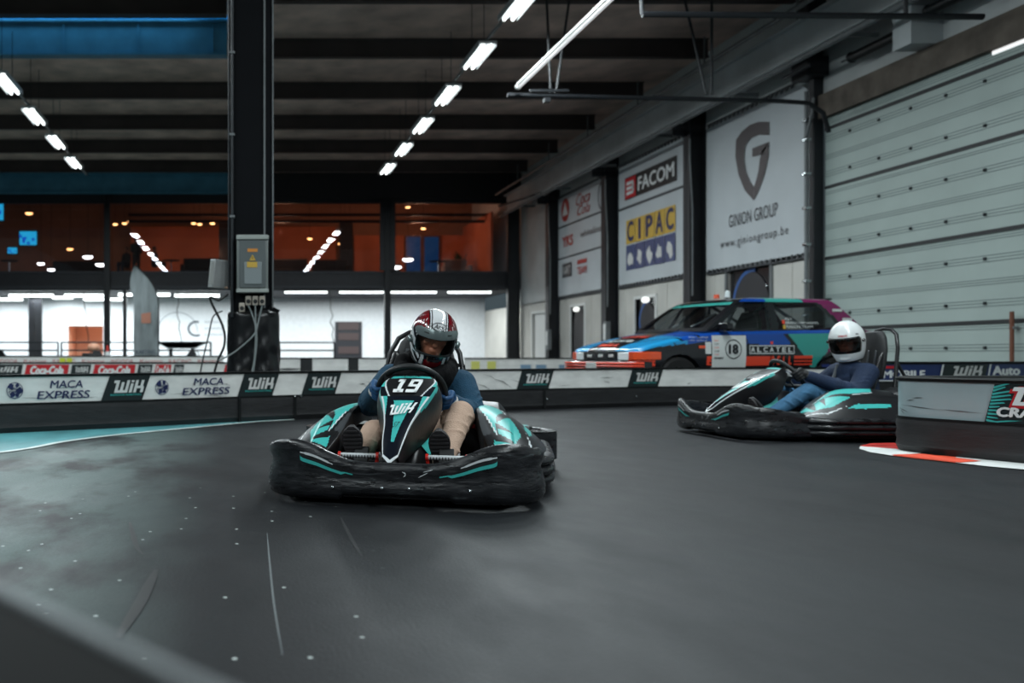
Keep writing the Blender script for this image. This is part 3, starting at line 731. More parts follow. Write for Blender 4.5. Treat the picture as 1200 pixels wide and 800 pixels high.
for px, py, Y, r, lab in ((103, 300, 41.5, .26, 'white pendant lamp left of the slim facade post, the higher one'), (118, 309, 41.0, .26, 'white pendant lamp beside the slim facade post, the lower one'), (464, 312, 41.2, .28, 'white pendant lamp just right of the middle facade post'), (478, 303, 42.0, .28, 'white pendant lamp in front of the blue gallery doors'),
                          (34, 249, 43, .2, 'small warm ceiling lamp near the top left of the gallery'), (82, 291, 45, .18, 'small warm lamp right of the blue screen'), (48, 308, 43, .2, 'low white lamp below the blue screen'), (60, 315, 43, .2, 'lowest white lamp in the left gallery window')):
    white = r > .25 or py > 300; spot_lamp(*at(px, py, Y), r, Wc if white else Oc, 7 if white else 5, lab, group='pendant lamps in the gallery')
for px, py, lab in ((135, 262, 'leftmost of the three small orange lamps right of the slim facade post'), (146, 261, 'middle of the three small orange lamps right of the slim facade post'), (152, 259, 'rightmost of the three small orange lamps right of the slim facade post'), (227, 261, 'leftmost of the three small orange lamps left of the big column'), (234, 262, 'middle of the three small orange lamps left of the big column'), (249, 261, 'rightmost of the three small orange lamps left of the big column'), (363, 279, 'orange lamp left of the upper end of the reflected light row'), (399, 285, 'lowest orange lamp just right of the reflected light row'), (404, 277, 'upper left one of the orange lamp pair right of the reflected lights'), (410, 278, 'upper right one of the orange lamp pair right of the reflected lights'), (478, 242, 'small red orange lamp at the top of the right gallery window'), (496, 267, 'small yellow lamp above the blue gallery doors')):
    spot_lamp(*at(px, py, 46), .13, Oc, 8, lab, group='small orange gallery lamps')
# screens, doors, furniture
def screen(px0, py0, px1, py1, Y, label):
    a_ = P(px0, py1, Y); b_ = P(px1, py0, Y); t = thing('wall_screen', label, 'screen', (a_.x, Y, a_.z)); w_, h_ = b_.x - a_.x, b_.z - a_.z
    q = MB(); q.box2((-.05, 0, -.05), (w_ + .05, .08, h_ + .05)); put('bezel', q, DARKP, t, bevel=.01)
    q = MB(); rr = random.Random(3)
    q.box2((0, -.01, 0), (w_, 0, h_), 0)
    for k in range(6):
        x = rr.uniform(.05, .8) * w_; z = rr.uniform(.1, .75) * h_; q.box((x, -.015, z), (.16 * w_, .01, .2 * h_), 1)
    put('display', q, [mat('screen_cyan', rgb(40, 160, 210), .3, emit=rgb(40, 170, 220), estr=1.0), mat('screen_blue', rgb(20, 70, 170), .3, emit=rgb(20, 80, 190), estr=.9)], t, smooth=0)
screen(23, 271, 43, 287, 46, 'bright cyan screen hanging in the left gallery window')
screen(-16, 235, 4, 258, 41, 'tall cyan screen cut by the left edge of the photo')
screen(9, 290, 20, 297, 46, 'small blue screen left below the bright cyan screen')
a_ = P(474, 318, 47.1); b_ = P(516, 276, 47.1)
q = MB(); q.box2((a_.x, 47.02, 4.22), (b_.x, 47.2, b_.z)); o = struct('door_5', q, mat('wood_frame', rgb(96, 60, 46), .6), smooth=0)
for k in (0, 1):
    q = MB(); w_ = (b_.x - a_.x) / 2; q.box2((a_.x + .08 + k * w_, 46.97, 4.3), (a_.x + w_ - .12 + k * w_, 47.02, b_.z - .08)); put('pane', q, mat('blue_door_pane', rgb(20, 70, 120), .3, emit=rgb(8, 48, 90), estr=.5), o, smooth=0)
def potted(px, py, Y, h, label):
    x, y, z = at(px, py, Y); t = thing('potted_plant', label, 'plant', (x, Y, 4.22))
    q = MB(); q.lathe([(.001, 0), (.14, 0), (.19, .35), (.17, .35), (.001, .32)], 14); put('pot', q, DARKP, t)
    q = MB(); rr = random.Random(px)
    for k in range(26):
        a0 = rr.uniform(0, 6.28); l = rr.uniform(.4, 1) * h; r = rr.uniform(.1, .5)
        p0 = Vector((0, 0, .3)); p1 = Vector((r * cos(a0) * .6, r * sin(a0) * .6, .3 + l * .7)); p2 = Vector((r * cos(a0), r * sin(a0), .3 + l)); sd = Vector((-sin(a0), cos(a0), 0)) * .06
        q.add([p0 - sd * .3, p0 + sd * .3, p1 + sd, p1 - sd, p2], [(0, 1, 2, 3), (3, 2, 4)])
    put('leaves', q, mat('leaf', rgb(40, 52, 34), .6), t)
potted(538, 305, 44.5, 1.2, 'tall leafy plant right of the blue gallery doors'); potted(355, 305, 45, .9, 'leafy plant behind the reflected lamps right of the big column'); potted(464, 300, 46, .8, 'leafy plant just right of the middle facade post')
def sofa(x, y, w_, label, mt=DARKP):
    t = thing('sofa', label, 'sofa', (x, y, 4.22))
    q = MB(); q.box2((-w_ / 2, -.4, .08), (w_ / 2, .4, .42)); put('seat', q, mt, t, bevel=.05)
    q = MB()
    for a in (-1, 1):
        for b in (-1, 1): q.box((a * (w_ / 2 - .1), b * .32, .04), (.06, .06, .1))
    put('feet', q, STEELD, t, smooth=0)
    q = MB(); q.box2((-w_ / 2, .28, .3), (w_ / 2, .5, .95)); put('backrest', q, mt, t, bevel=.06)
    for s in (-1, 1):
        q = MB(); q.box2((s * w_ / 2 - .1, -.42, .08), (s * w_ / 2 + .1, .5, .62)); put('armrest', q, mt, t, bevel=.05)
bench = mat('dark_upholstery', rgb(34, 26, 26), .8)
sofa(1.9, 43.5, 2.6, 'dark sofa in the gallery right of the big column', bench); sofa(4.4, 43.8, 1.6, 'dark sofa left of the middle facade post', bench); sofa(10.2, 43.6, 1.1, 'pale armchair by the right end of the gallery', mat('pale_upholstery', rgb(120, 100, 92), .8)); sofa(-7.6, 44.4, 2.4, 'dark sofa under the left gallery window', bench); sofa(-1.6, 43.2, 1.8, 'dark sofa just left of the big column in the gallery', bench)
def table(x, y, label):
    t = thing('bar_table', label, 'table', (x, y, 4.22))
    q = MB(); q.lathe([(.001, .74), (.4, .74), (.4, .77), (.001, .77)], 20); put('table_top', q, bench, t)
    q = MB(); q.tube([(0, 0, .03), (0, 0, .74)], .03, 8); put('pole', q, CHROME, t)
    q = MB(); q.lathe([(.001, 0), (.25, 0), (.25, .02), (.05, .05), (.001, .05)], 16); put('base', q, DARKP, t)
table(9.2, 43, 'round table in front of the blue gallery doors'); table(-3.0, 42.6, 'round table beside the seated guests in the gallery'); table(-10.4, 42.8, 'round table in the left gallery window')
# standing guests far away in the gallery
cloth = [mat('guest_cloth_%d' % k, c, .8) for k, c in enumerate((rgb(26, 26, 30), rgb(38, 30, 30), rgb(30, 34, 44)))]; skin0 = mat('guest_skin', rgb(120, 74, 56), .6)
def guest(x, y, z, rz, k, label, seated=False):
    t = thing('person', label, 'person', (x, y, z), rz)
    dz = -.42 if seated else 0
    b_ = MB(); b_.limb([(0, 0, 1.0 + dz), (0, 0, 1.2 + dz), (0, 0, 1.42 + dz), (0, 0, 1.5 + dz)], [.13, .13, .09, .055]); b_.ball((0, -.01, 1.63 + dz), (.08, .095, .115)); b_.ball((0, -.1, 1.62 + dz), (.015, .02, .02))
    for s in (-1, 1):
        if seated: b_.limb([(s * .09, 0, .58), (s * .12, -.42, .56), (s * .12, -.42, .1), (s * .12, -.55, .05)], [.08, .06, .045, .035])
        else: b_.limb([(s * .09, 0, .98), (s * .1, -.02, .52), (s * .1, 0, .1), (s * .1, -.13, .05)], [.09, .065, .045, .035])
        b_.limb([(s * .17, 0, 1.4 + dz), (s * .22, -.03, 1.12 + dz), (s * .16, -.2, 1.0 + dz)], [.055, .045, .035])
        for f in range(4): b_.limb([(s * .16 - .03 + .018 * f, -.21, 1.0 + dz), (s * .15 - .03 + .018 * f, -.28, .98 + dz)], [.009, .008], 8)
        b_.limb([(s * .13, -.2, 1.01 + dz), (s * .10, -.24, 1.03 + dz)], [.01, .009], 8)
    put('body', b_, skin0, t, remesh=.014, smoothit=2)
    c = MB(); c.limb([(0, 0, .95 + dz), (0, 0, 1.2 + dz), (0, 0, 1.4 + dz)], [.16, .165, .12]); c.limb([(-.16, 0, 1.4 + dz), (.16, 0, 1.4 + dz)], [.075, .075])
    for s in (-1, 1): c.limb([(s * .17, 0, 1.4 + dz), (s * .22, -.03, 1.12 + dz), (s * .17, -.17, 1.01 + dz)], [.07, .06, .045])
    put('jacket', c, cloth[k], t, remesh=.018, smoothit=3)
    c = MB()
    for s in (-1, 1):
        if seated: c.limb([(s * .09, 0, .58), (s * .12, -.42, .57), (s * .12, -.42, .14)], [.1, .08, .06])
        else: c.limb([(s * .09, 0, .96), (s * .1, -.02, .52), (s * .1, 0, .12)], [.11, .08, .065])
    put('trousers', c, cloth[(k + 1) % 3], t, remesh=.018, smoothit=3)
    c = MB(); c.ball((0, .02, 1.68 + dz), (.09, .1, .09)); put('hair', c, DARKP, t)
guest(-4.55, 42.2, 4.22, .3, 0, 'person in dark clothes standing in the gallery above the feather flag'); guest(-5.0, 42.4, 4.22, -.6, 1, 'person sitting at the left of the standing guest in the gallery', True); guest(-3.7, 42.1, 4.22, 1.2, 2, 'person sitting at the right of the standing guest in the gallery', True)
# pit: tubes
def pit_tube(px0, px1, py, Y, label):
    a_ = P(px0, py, Y); b_ = P(px1, py, Y); L_ = b_.x - a_.x
    t = thing('tube_lamp', label, 'tube light', ((a_.x + b_.x) / 2, Y, a_.z), 0, 'tube lights over the pit area')
    q = MB(); q.box2((-L_ / 2, -.06, .05), (L_ / 2, .06, .12)); put('housing', q, frame, t, bevel=.01)
    q = MB(); q.tube([(-L_ / 2 + .03, 0, 0), (L_ / 2 - .03, 0, 0)], .07, 10); put('tube', q, mat('pit_tube_glow', rgb(235, 245, 245), .4, emit=(.93, 1, 1, 1), estr=4.5), t)
    for s in (-1, 1):
        q = MB(); q.tube([(s * L_ * .35, 0, .1), (s * L_ * .35, 0, 3.46 - a_.z)], .01, 5); put('hanger', q, DARKP, t)
    area('tube_light', t, (0, 0, -.12), (L_, .1), PIT_W * L_ / 2, (.93, 1, 1))
tl = ['leftmost long white tube light over the pit area', 'second long white tube light from the left over the pit area', 'lower tube light at the left edge of the pit area', 'lower tube light crossing behind the slim facade post', 'short tube light between the first two long ones', 'tube light behind the feather flag', 'long tube light just left of the big column', 'first tube light right of the big column', 'tube light left of the middle facade post', 'tube light right of the middle facade post', 'rightmost tube light over the pit area']
for k, (a0, a1, py, Y) in enumerate(((10, 63, 348, 41.2), (75, 125, 348, 41.2), (-20, 27, 352.5, 44), (97, 144, 352.5, 44), (61, 86, 350.5, 44.4), (138, 200, 347, 41.2), (204, 258, 348, 41.2), (333, 384, 343.5, 41), (397, 450, 343.5, 41), (455, 512, 343.5, 41), (524, 576, 343.5, 41))):
    pit_tube(a0, a1, py - 2, Y, tl[k])
area('pit_fill', None, (2.0, 43.2, 3.3), (18, .4), 620, (.93, 1, 1)); area('pit_fill', None, (-10, 43.2, 3.3), (9, .4), 280, (.85, .93, 1))
# pit back wall features: door, dark frame, mural
q = MB(); a_ = P(393, 0, 45.4); b_ = P(424, 0, 45.4); q.box2((a_.x, 45.4, 0), (b_.x, 45.52, 2.3)); o = struct('door_6', q, mat('dark_door', rgb(40, 42, 48), .4), smooth=0)
for z in (.75, 1.4, 1.9):
    q = MB(); q.box2((a_.x + .15, 45.36, z), (b_.x - .15, 45.4, z + .35)); put('pane', q, mat('door_pane', rgb(78, 66, 66), .3), o, smooth=0)
for i, (p0, p1) in enumerate(((597, 600), (604, 612))):
    a_ = P(p0, 0, 44); b_ = P(p1, 0, 44); q = MB(); q.box2((a_.x, 44, 0), (b_.x, 44.3, 3.5)); struct('trim_%d' % (10 + i), q, colm, smooth=0)
mur = mat('mural_line', rgb(140, 148, 156), .6); mur2 = mat('mural_dark', rgb(74, 84, 94), .6)
t = thing('wall_mural', 'faint round head outline and C shaped arc painted on the white pit wall', 'mural', (0, 45.48, 0))
c = P(208, 386, 45.48); q = MB()
tv, tf = ring2(c.x, c.z - .1, .98, .95, .03, 0, pi * 1.05); q.mapped(tv, tf, lambda x, z: (x, -.005, z)); put('outline', q, mur, t, smooth=0)
c = P(230, 385, 45.48); q = MB(); tv, tf = ring2(c.x, c.z, .42, .38, .09, pi * .4, pi * 1.65); q.mapped(tv, tf, lambda x, z: (x, -.008, z)); put('arc', q, mur2, t, smooth=0)
q = MB()
for k in range(3): tv, tf = shape_text(('sim racing', 'academy', 'paddock')[k], c.x + .4, c.z + .25 - .3 * k, c.x + 1.3, c.z + .38 - .3 * k); q.mapped(tv, tf, lambda x, z: (x, -.006, z))
put('lettering', q, mur, t, smooth=0)
# simulator stand / bowl in front of mural
t = thing('fan_bowl', 'shallow dark bowl on two legs in front of the pit wall mural', 'stand', (P(213, 0, 36).x, 36, 0))
q = MB(); q.loft([[(s_ * .95 * f, y_, z_) for s_, y_ in ((-1, -.2), (1, -.2), (1, .2), (-1, .2))] for f, z_ in ((.55, .93), (1, 1.14), (1.02, 1.16), (.98, 1.16), (.52, .96))]); put('bowl', q, mat('bowl_pale', rgb(170, 176, 178), .4), t)
for s in (-1, 1):
    q = MB(); q.box2((s * .42 - .07, -.07, 0), (s * .42 + .07, .07, .94)); put('leg', q, DARKP, t, bevel=.01)
# railings
def railing(px0, px1, Y, label):
    a_ = P(px0, 0, Y).x; b_ = P(px1, 0, Y).x; t = thing('guard_rail', label, 'railing', (a_, Y, 0)); L_ = b_ - a_
    for z in (1.13, .85):
        q = MB(); q.tube([(0, 0, z), (L_, 0, z)], .028, 8); put('rail', q, STEELD, t)
    k = max(1, round(L_ / 2.2))
    for i in range(k + 1):
        q = MB(); q.tube([(L_ * i / k, 0, 0), (L_ * i / k, 0, 1.13)], .035, 8); put('post', q, STEELD, t)
railing(-40, 68, 33, 'dark two-rail guard rail at the left of the pit lane'); railing(72, 247, 33, 'dark two-rail guard rail in front of the pit wall mural'); railing(318, 392, 33.5, 'dark two-rail guard rail just right of the big column')
# hanging cables in the pit
for px, lab, mt in ((37, 'thin black cable hanging at the left of the pit area', DARKP), (99, 'thin black cable hanging in front of the peach doorway', DARKP), (207, 'thin pale cable hanging above the bowl stand', GREYST), (386, 'tangled pale cables hanging near the dark pit door', GREYST)):
    a_ = P(px, 0, 40.5); q = MB(); rr = random.Random(px)
    q.tube([(a_.x + rr.uniform(-.08, .08) + .02 * k, 40.5, 3.5 - k * .28) for k in range(9)], .022, 6)
    o = put('hanging_cable', q, mt); tag(o, lab, 'cable')
# feather flag
t = thing('feather_flag', 'tall grey translucent feather flag standing left of the big column', 'flag', (P(186, 0, 30).x, 30, 0))
flagm = mat('flag_fabric', rgb(128, 136, 138), .7, var=.35, vscale=1.6, stretch=(2.5, 1, .6))
def Ff(u, v):
    z = .55 + 3.0 * v; wd = .78 * (1 - max(0, (v - .72) / .28) ** 1.8) + .0
    xr = -.02 - .75 * max(0, (v - .55) / .45) ** 2.2
    return (xr - wd * u, .05 * sin(7 * v + 3 * u), z)
q = MB(); q.grid(Ff, 8, 40); put('flag_cloth', q, flagm, t)
q = MB(); q.tube([(0, 0, 0)] + [(-.75 * max(0, (v - .55) / .45) ** 2.2 + .0, 0, .55 + 3.0 * v) for v in [k / 14 for k in range(15)]], .02, 8); put('pole', q, DARKP, t)
q = MB(); q.lathe([(.001, 0), (.28, 0), (.28, .05), (.05, .09), (.001, .09)], 18); put('base', q, DARKP, t)
q = MB(); q.add([(-.55, -.06, 1.7), (-.25, -.06, 1.7), (-.25, -.06, 2.05), (-.55, -.06, 2.0)], [(0, 1, 2, 3)]); put('print', q, mat('flag_orange', rgb(176, 120, 100), .7), t)
tv, tf = shape_text('KARTING', -.72, .72, -.1, .85, bold=.02); q = MB(); q.mapped(tv, tf, lambda x, z: (x, -.07, z)); put('print', q, mur2, t)

# ------------------------------------------------------------------ hall lights
FIXG = mat('fixture_housing', rgb(200, 204, 205), .4)
GLOW = mat('fixture_tube', rgb(240, 245, 245), .4, emit=(.95, 1, 1, 1), estr=5)
def fixture(x, y, z, label, group):
    t = thing('ceiling_light', label, 'ceiling light', (x, y, z), 0, group)
    q = MB(); q.box2((-.19, -.8, .02), (.19, .8, .08)); q.box2((-.19, -.8, -.03), (-.17, .8, .03)); q.box2((.17, -.8, -.03), (.19, .8, .03)); put('reflector', q, FIXG, t, smooth=0)
    for s in (-.08, .08):
        q = MB(); q.tube([(s, -.76, -.01), (s, .76, -.01)], .028, 10); put('tube', q, GLOW, t)
    for s in (-.5, .5):
        q = MB(); q.tube([(0, s, .08), (0, s, DECK - z)], .008, 5); put('hanger', q, DARKP, t)
    area('light', t, (0, 0, -.045), (.3, 1.5), HALL_W, (.86, .97, 1.0))
ordn = ['farthest', 'second farthest', 'third farthest', 'fourth farthest', 'fifth farthest', 'sixth farthest', 'seventh farthest', 'eighth farthest', 'ninth farthest', 'tenth farthest', 'eleventh farthest', 'added twelfth farthest', 'added thirteenth farthest', 'added fourteenth farthest', 'added fifteenth farthest']
for side, x, Y0 in (('right', 5.1, 31.9), ('left', -5.37, 30.9)):
    for k in range(15):  # rearmost fixtures, unseen behind the camera, added to light camera-facing surfaces
        fixture(x, Y0 - 3.0 * k, 7.0, ordn[k] + ' light fixture of the %s ceiling row' % side, '%s row of ceiling lights' % side)
    q = MB(); q.box2((x - .025, -14, 7.09), (x + .025, 33.5, 7.14)); o = put('light_rail', q, GREYST, smooth=0); tag(o, 'thin rail carrying the %s row of ceiling lights' % side, 'rail')

# ------------------------------------------------------------------ big column with its equipment
ccm = mat('big_column_paint', rgb(11, 13, 17), .7, spec=.12, var=.2, vscale=2)
t = thing('steel_column', 'thick dark steel column with a wrapped foot behind the left barrier', 'column', (.16, 10.55, 0))
q = MB(); q.box2((-.235, -.22, 0), (.235, -.2, 9.0)); q.box2((-.235, .2, 0), (.235, .22, 9.0)); q.box2((-.012, -.2, 0), (.012, .2, 9.0)); q.box2((-.235, -.22, 1.5), (-.21, .22, 9.0)); put('beam', q, ccm, t, bevel=.006)
q = MB(); q.box2((.13, -.235, 1.2), (.15, -.22, 9)); q.box2((.225, -.235, 1.2), (.24, -.2, 9)); put('edge_strip', q, GREYST, t, smooth=0)
q = MB(); q.tube([(-.215, -.245, 1.1), (-.215, -.245, 9)], .016, 8); q.tube([(-.25, -.2, 1.4), (-.25, -.2, 9)], .012, 8); put('conduit', q, STEELD, t)
for z in (2.2, 3.1, 4.0): 
    q = MB(); q.box((-.215, -.25, z), (.06, .03, .03)); put('pipe_clip', q, GREYST, t, bevel=.004)
wrap = mat('black_plastic_wrap', rgb(20, 21, 23), .25, bump=.25, bscale=7, stretch=(1, 1, .6))
def Fw(u, v):
    a = 2 * pi * u; z = 1.2 * v
    m_ = sin(pi * min(1, v / .92)) ; r = .285 + .006 * sin(5 * a + 3 * z) - (.06 * max(0, (v - .93) / .07) ** 2) + m_ * (.010 * abs(sin(7 * a + 9 * z)) + .006 * sin(22 * z + 4 * sin(a * 2)))
    k = (abs(cos(a)) ** 4 + abs(sin(a)) ** 4) ** -.25
    return (r * cos(a) * min(k, 1.15) + .02, r * sin(a) * min(k, 1.15), z)
q = MB(); q.grid(Fw, 72, 48); q.box((.24, -.2, 1.18), (.14, .02, .06), rot=(.3, .4, .5)); q.box((.05, -.26, 1.14), (.4, .02, .04), rot=(0, .1, 0)); put('plastic_wrap', q, wrap, t, smooth=60)
# distribution cabinet
boxm = mat('cabinet_grey', rgb(128, 134, 132), .5, var=.08); lidm = mat('cabinet_lid', rgb(96, 103, 104), .35)
t = thing('switch_cabinet', 'grey electrical cabinet mounted on the front of the big column', 'electrical cabinet', (.166, 10.2, 1.36))
q = MB(); q.box2((-.17, -.0, 0), (.17, .13, .63)); put('housing', q, boxm, t, bevel=.012)
q = MB(); q.box2((-.145, -.02, .05), (.145, 0, .57)); put('door', q, lidm, t, bevel=.008)
q = MB(); q.box2((-.175, -.03, .575), (.175, .0, .62)); put('cover_rim', q, mat('cabinet_trim', rgb(160, 166, 162), .4), t, bevel=.005)
q = MB(); q.box2((-.175, -.03, .0), (.175, 0, .04)); put('cover_rim', q, mat('cabinet_trim', rgb(160, 166, 162), .4), t, bevel=.005)
q = MB(); q.box2((-.09, -.032, .09), (.1, -.02, .33)); put('hatch', q, mat('hatch_grey', rgb(138, 146, 148), .25), t, bevel=.005)
q = MB(); q.box2((-.055, -.024, .44), (.055, -.021, .475)); put('warning_sticker', q, mat('orange_label', rgb(214, 140, 60), .5), t, smooth=0)
q = MB(); q.box2((-.06, -.036, .27), (.05, -.033, .33)); put('warning_sticker', q, yel, t, smooth=0)
q = MB(); q.add([(-.035, -.036, .345), (.035, -.036, .345), (0, -.036, .41)], [(0, 1, 2)]); put('warning_triangle', q, yel, t, smooth=0)
q = MB(); q.add([(-.004, -.038, .355), (.006, -.038, .375), (-.002, -.038, .378), (.004, -.038, .398), (-.01, -.038, .372), (0, -.038, .37)], [(0, 1, 2), (2, 4, 3)]); put('bolt_symbol', q, DARKP, t, smooth=0)
sock = mat('socket_cream', rgb(190, 180, 168), .5)
for k, (x, z) in enumerate(((-.115, 1.2), (-.045, 1.275), (.03, 1.275), (.105, 1.275))):
    t = thing('power_socket', ('cream power socket hanging lowest left under the grey cabinet', 'left of the three cream sockets in a row under the grey cabinet', 'middle of the three cream sockets in a row under the grey cabinet', 'right of the three cream sockets in a row under the grey cabinet')[k], 'socket', (.166 + x, 10.26, z), 0, 'power sockets under the cabinet')
    q = MB(); q.box((0, 0, 0), (.06, .08, .1)); put('housing', q, sock, t, bevel=.008)
    q = MB(); q.lathe([(.001, .02), (.024, .02), (.024, 0), (.001, 0)], 14, M=Matrix.Translation((0, -.045, -.01)) @ Matrix.Rotation(-pi / 2, 4, 'X')); put('plug', q, DARKP, t)
    q = MB(); q.box((0, -.044, .035), (.05, .006, .02)); put('lid', q, sock, t, bevel=.003)
cabm = mat('grey_cable', rgb(126, 134, 134), .5)
def cable(pts, r, mt, label):
    q = MB(); p = [Vector(a_) for a_ in pts]; out = []
    for i in range(len(p) - 1):
        p0 = p[max(i - 1, 0)]; p1 = p[i]; p2 = p[i + 1]; p3 = p[min(i + 2, len(p) - 1)]
        for k in range(6):
            s = k / 6; out.append(.5 * ((2 * p1) + (p2 - p0) * s + (2 * p0 - 5 * p1 + 4 * p2 - p3) * s * s + (3 * p1 - p0 - 3 * p2 + p3) * s ** 3))
    out.append(p[-1]); q.tube(out, r, 8); o = put('power_cable', q, mt); tag(o, label, 'cable')
cable([(.12, 10.2, 1.22), (.17, 10.2, 1.1), (.2, 10.18, .95), (.18, 10.16, .6), (.1, 10.12, .3)], .008, cabm, 'grey cable dropping from the left socket down the wrapped column')
cable([(.196, 10.2, 1.22), (.2, 10.2, 1.05), (.21, 10.18, .8), (.16, 10.16, .4), (.12, 10.12, .2)], .008, cabm, 'grey cable dropping from the middle socket down the wrapped column')
cable([(.27, 10.2, 1.22), (.23, 10.2, 1.05), (.18, 10.18, .9), (-.02, 10.16, .72), (-.2, 10.2, .62)], .008, cabm, 'grey cable swinging left from the right socket across the wrap')
cable([(-.16, 10.2, 1.16), (-.26, 10.2, 1.1), (-.31, 10.2, .9), (-.38, 10.2, .6), (-.42, 10.15, .35), (-.43, 10.05, .12)], .008, DARKP, 'thin black cable arching left of the big column')
cable([(-.1, 10.25, 1.35), (-.2, 10.25, 1.28), (-.3, 10.3, 1.3), (-.16, 10.3, 1.0), (-.14, 10.3, .8), (-.22, 10.3, .6), (-.3, 10.3, .3)], .014, DARKP, 'thick black cable loop at the left side of the big column')
# tilted floodlight box on the left side of the column
t = thing('floodlight', 'tilted pale grey box lamp on a bracket at the left of the big column', 'floodlight', (-.2, 10.45, 1.58))
q = MB(); q.box((0, 0, 0), (.2, .12, .32), rot=(.1, .06, .5)); put('housing', q, mat('floodlight_grey', rgb(150, 152, 152), .5, var=.1), t, bevel=.012)
q = MB(); q.box((-.04, -.075, .0), (.15, .012, .25), rot=(.1, .06, .5)); put('front_panel', q, mat('floodlight_front', rgb(176, 178, 176), .4), t, bevel=.004)
q = MB(); q.box((.1, 0, -.15), (.2, .04, .02)); q.box((.17, .0, -.05), (.02, .04, .22)); put('bracket', q, mat('wood_block', rgb(168, 140, 120), .6), t, bevel=.004)
# ------------------------------------------------------------------ barriers
BANDM = mat('barrier_band_white', rgb(222, 222, 219), .5, var=.12, vscale=4, stretch=(1, 1, 3))
CAPM = mat('barrier_cap', rgb(17, 19, 20), .65, spec=.2, var=.2)
SLOT = mat('sign_black_green', rgb(17, 30, 32), .45)
def barrier(name, label, path, h=.507, z0=.255, z1=.49, th=.16, band=True, bandmat=None, side=1, n=90):
    t = thing(name, label, 'barrier', (path.q[0].x, path.q[0].y, 0)); ox, oy = path.q[0].x, path.q[0].y
    def rings(prof):
        out = []
        for k in range(n + 1):
            p, T = path.at(path.L * k / n); N = Vector((T.y, -T.x)) * side   # towards the track
            out.append([(p.x - ox + N.x * o, p.y - oy + N.y * o, z) for o, z in prof])
        return out
    q = MB(); q.loft(rings([(-.01, 0), (.012, .05), (.004, .085), (.012, .12), (.004, .16), (.012, .2), (0, z0), (-th, z0), (-th, 0)])); put('rubber_base', q, RUBBER, t, smooth=30)
    if band:
        q = MB(); q.loft(rings([(-.005, z0), (-.005, z1), (-th, z1), (-th, z0)])); put('sign_band', q, bandmat or BANDM, t, smooth=30)
    q = MB(); q.loft(rings([(.008, z1), (.016, z1 + .02), (.01, h), (-.02, h + .006), (-th - .01, h), (-th - .01, z1)])); put('cap_rail', q, CAPM, t, smooth=30)
    q = MB(); q.loft(rings([(-.002, z0 - .012), (.008, z0 - .012), (.008, z0 + .006), (-.002, z0 + .006)])); put('edge_strip', q, CAPM, t, smooth=30)
    def mp(s0, off=.002):
        def fn(x, z):
            p, T = path.at(s0 + x); N = Vector((T.y, -T.x)) * side
            return (p.x - ox + N.x * off, p.y - oy + N.y * off, z)
        return fn
    return t, mp
def subdiv_quad(pts, n=8):   # four corners bl, br, tr, tl
    tv = []; tf = []
    bl, br, tr, tl = [Vector(p) for p in pts]
    for i in range(n + 1):
        a = bl.lerp(br, i / n); b = tl.lerp(tr, i / n); tv += [tuple(a), tuple(b)]
        if i < n: tf.append((2 * i, 2 * i + 2, 2 * i + 3, 2 * i + 1))
    return tv, tf
def sign(t, name, fn, tv, tf, mt, label=None):
    q = MB(); q.mapped(tv, tf, fn, 0); o = put(name, q, mt, t, smooth=0)
    if label: o['label'] = label
    return o
def wik_panel(t, mp, s0, s1, z0, z1, slant=.09, tealtext=True, mt=None, f0=.32, f1=.82):
    L_ = s1 - s0
    sign(t, 'sign_panel', mp(s0, .004), *subdiv_quad([(0, z0), (L_ - slant, z0), (L_, z1), (slant, z1)]), mt or SLOT, 'black slanted sign panel with white block letters')
    hh = z1 - z0
    sign(t, 'lettering', mp(s0, .008), *wik(.2 * L_, z0 + hh * f0, .9 * L_, z0 + hh * f1, sh=.22), OFFW)
    if tealtext: sign(t, 'lettering', mp(s0, .008), *shape_text('INDOOR KARTING', .18 * L_, z0 + hh * .2, .8 * L_, z0 + hh * .28, bold=.01), TEAL)
t, mp = barrier('track_barrier', 'long curved barrier with white and black slanted sign panels across the track', BP)
SP = BP.s_at_px
zb0, zb1 = .262, .488
def wikpx(a, b): wik_panel(t, mp, SP(a), SP(b), zb0 - .005, zb1)
for a, b in ((118, 176), (278, 327), (353, 400), (605, 649), (735, 777)): wikpx(a, b)
# joint posts at sign edges / torn edge marks
scr = mat('scratch_dark', rgb(70, 70, 70), .6)
def maca(px0, px1):
    s0 = SP(px0); s1 = SP(px1); L_ = s1 - s0
    sign(t, 'lettering', mp(s0 + L_ * .46, .005), *shape_text('MACA', .02, .385, L_ * .33, .455, shear=.15, bold=.01), NAVY)
    sign(t, 'lettering', mp(s0 + L_ * .36, .005), *shape_text('EXPRESS', 0, .29, L_ * .5, .362, shear=.15, bold=.01), NAVY)
    gx = L_ * .16
    tv, tf = ring2(gx, .372, .075, .072, .006); sign(t, 'logo', mp(s0, .005), tv, tf, NAVY)
    rr = random.Random(int(px0) + 5); q = MB()
    for cx, cz, r in ((-.035, .035, .03), (.02, .045, .022), (.04, 0, .03), (-.02, -.035, .028), (.025, -.04, .02)):
        tv = [(gx + cx + r * rr.uniform(.6, 1.2) * cos(a_), .372 + cz + r * rr.uniform(.6, 1.2) * sin(a_)) for a_ in [2 * pi * j / 9 for j in range(9)]]
        q.mapped(tv, [tuple(range(9))], mp(s0, .006))
    put('logo', q, NAVY, t, smooth=0)
    sign(t, 'lettering', mp(s0, .008), *shape_text('MACA', gx - .05, .374, gx + .05, .40, bold=.02), NAVY); sign(t, 'lettering', mp(s0, .008), *shape_text('EXPRESS', gx - .055, .344, gx + .055, .368, bold=.02), NAVY)
maca(-4, 122); maca(170, 284)
rr = random.Random(9)
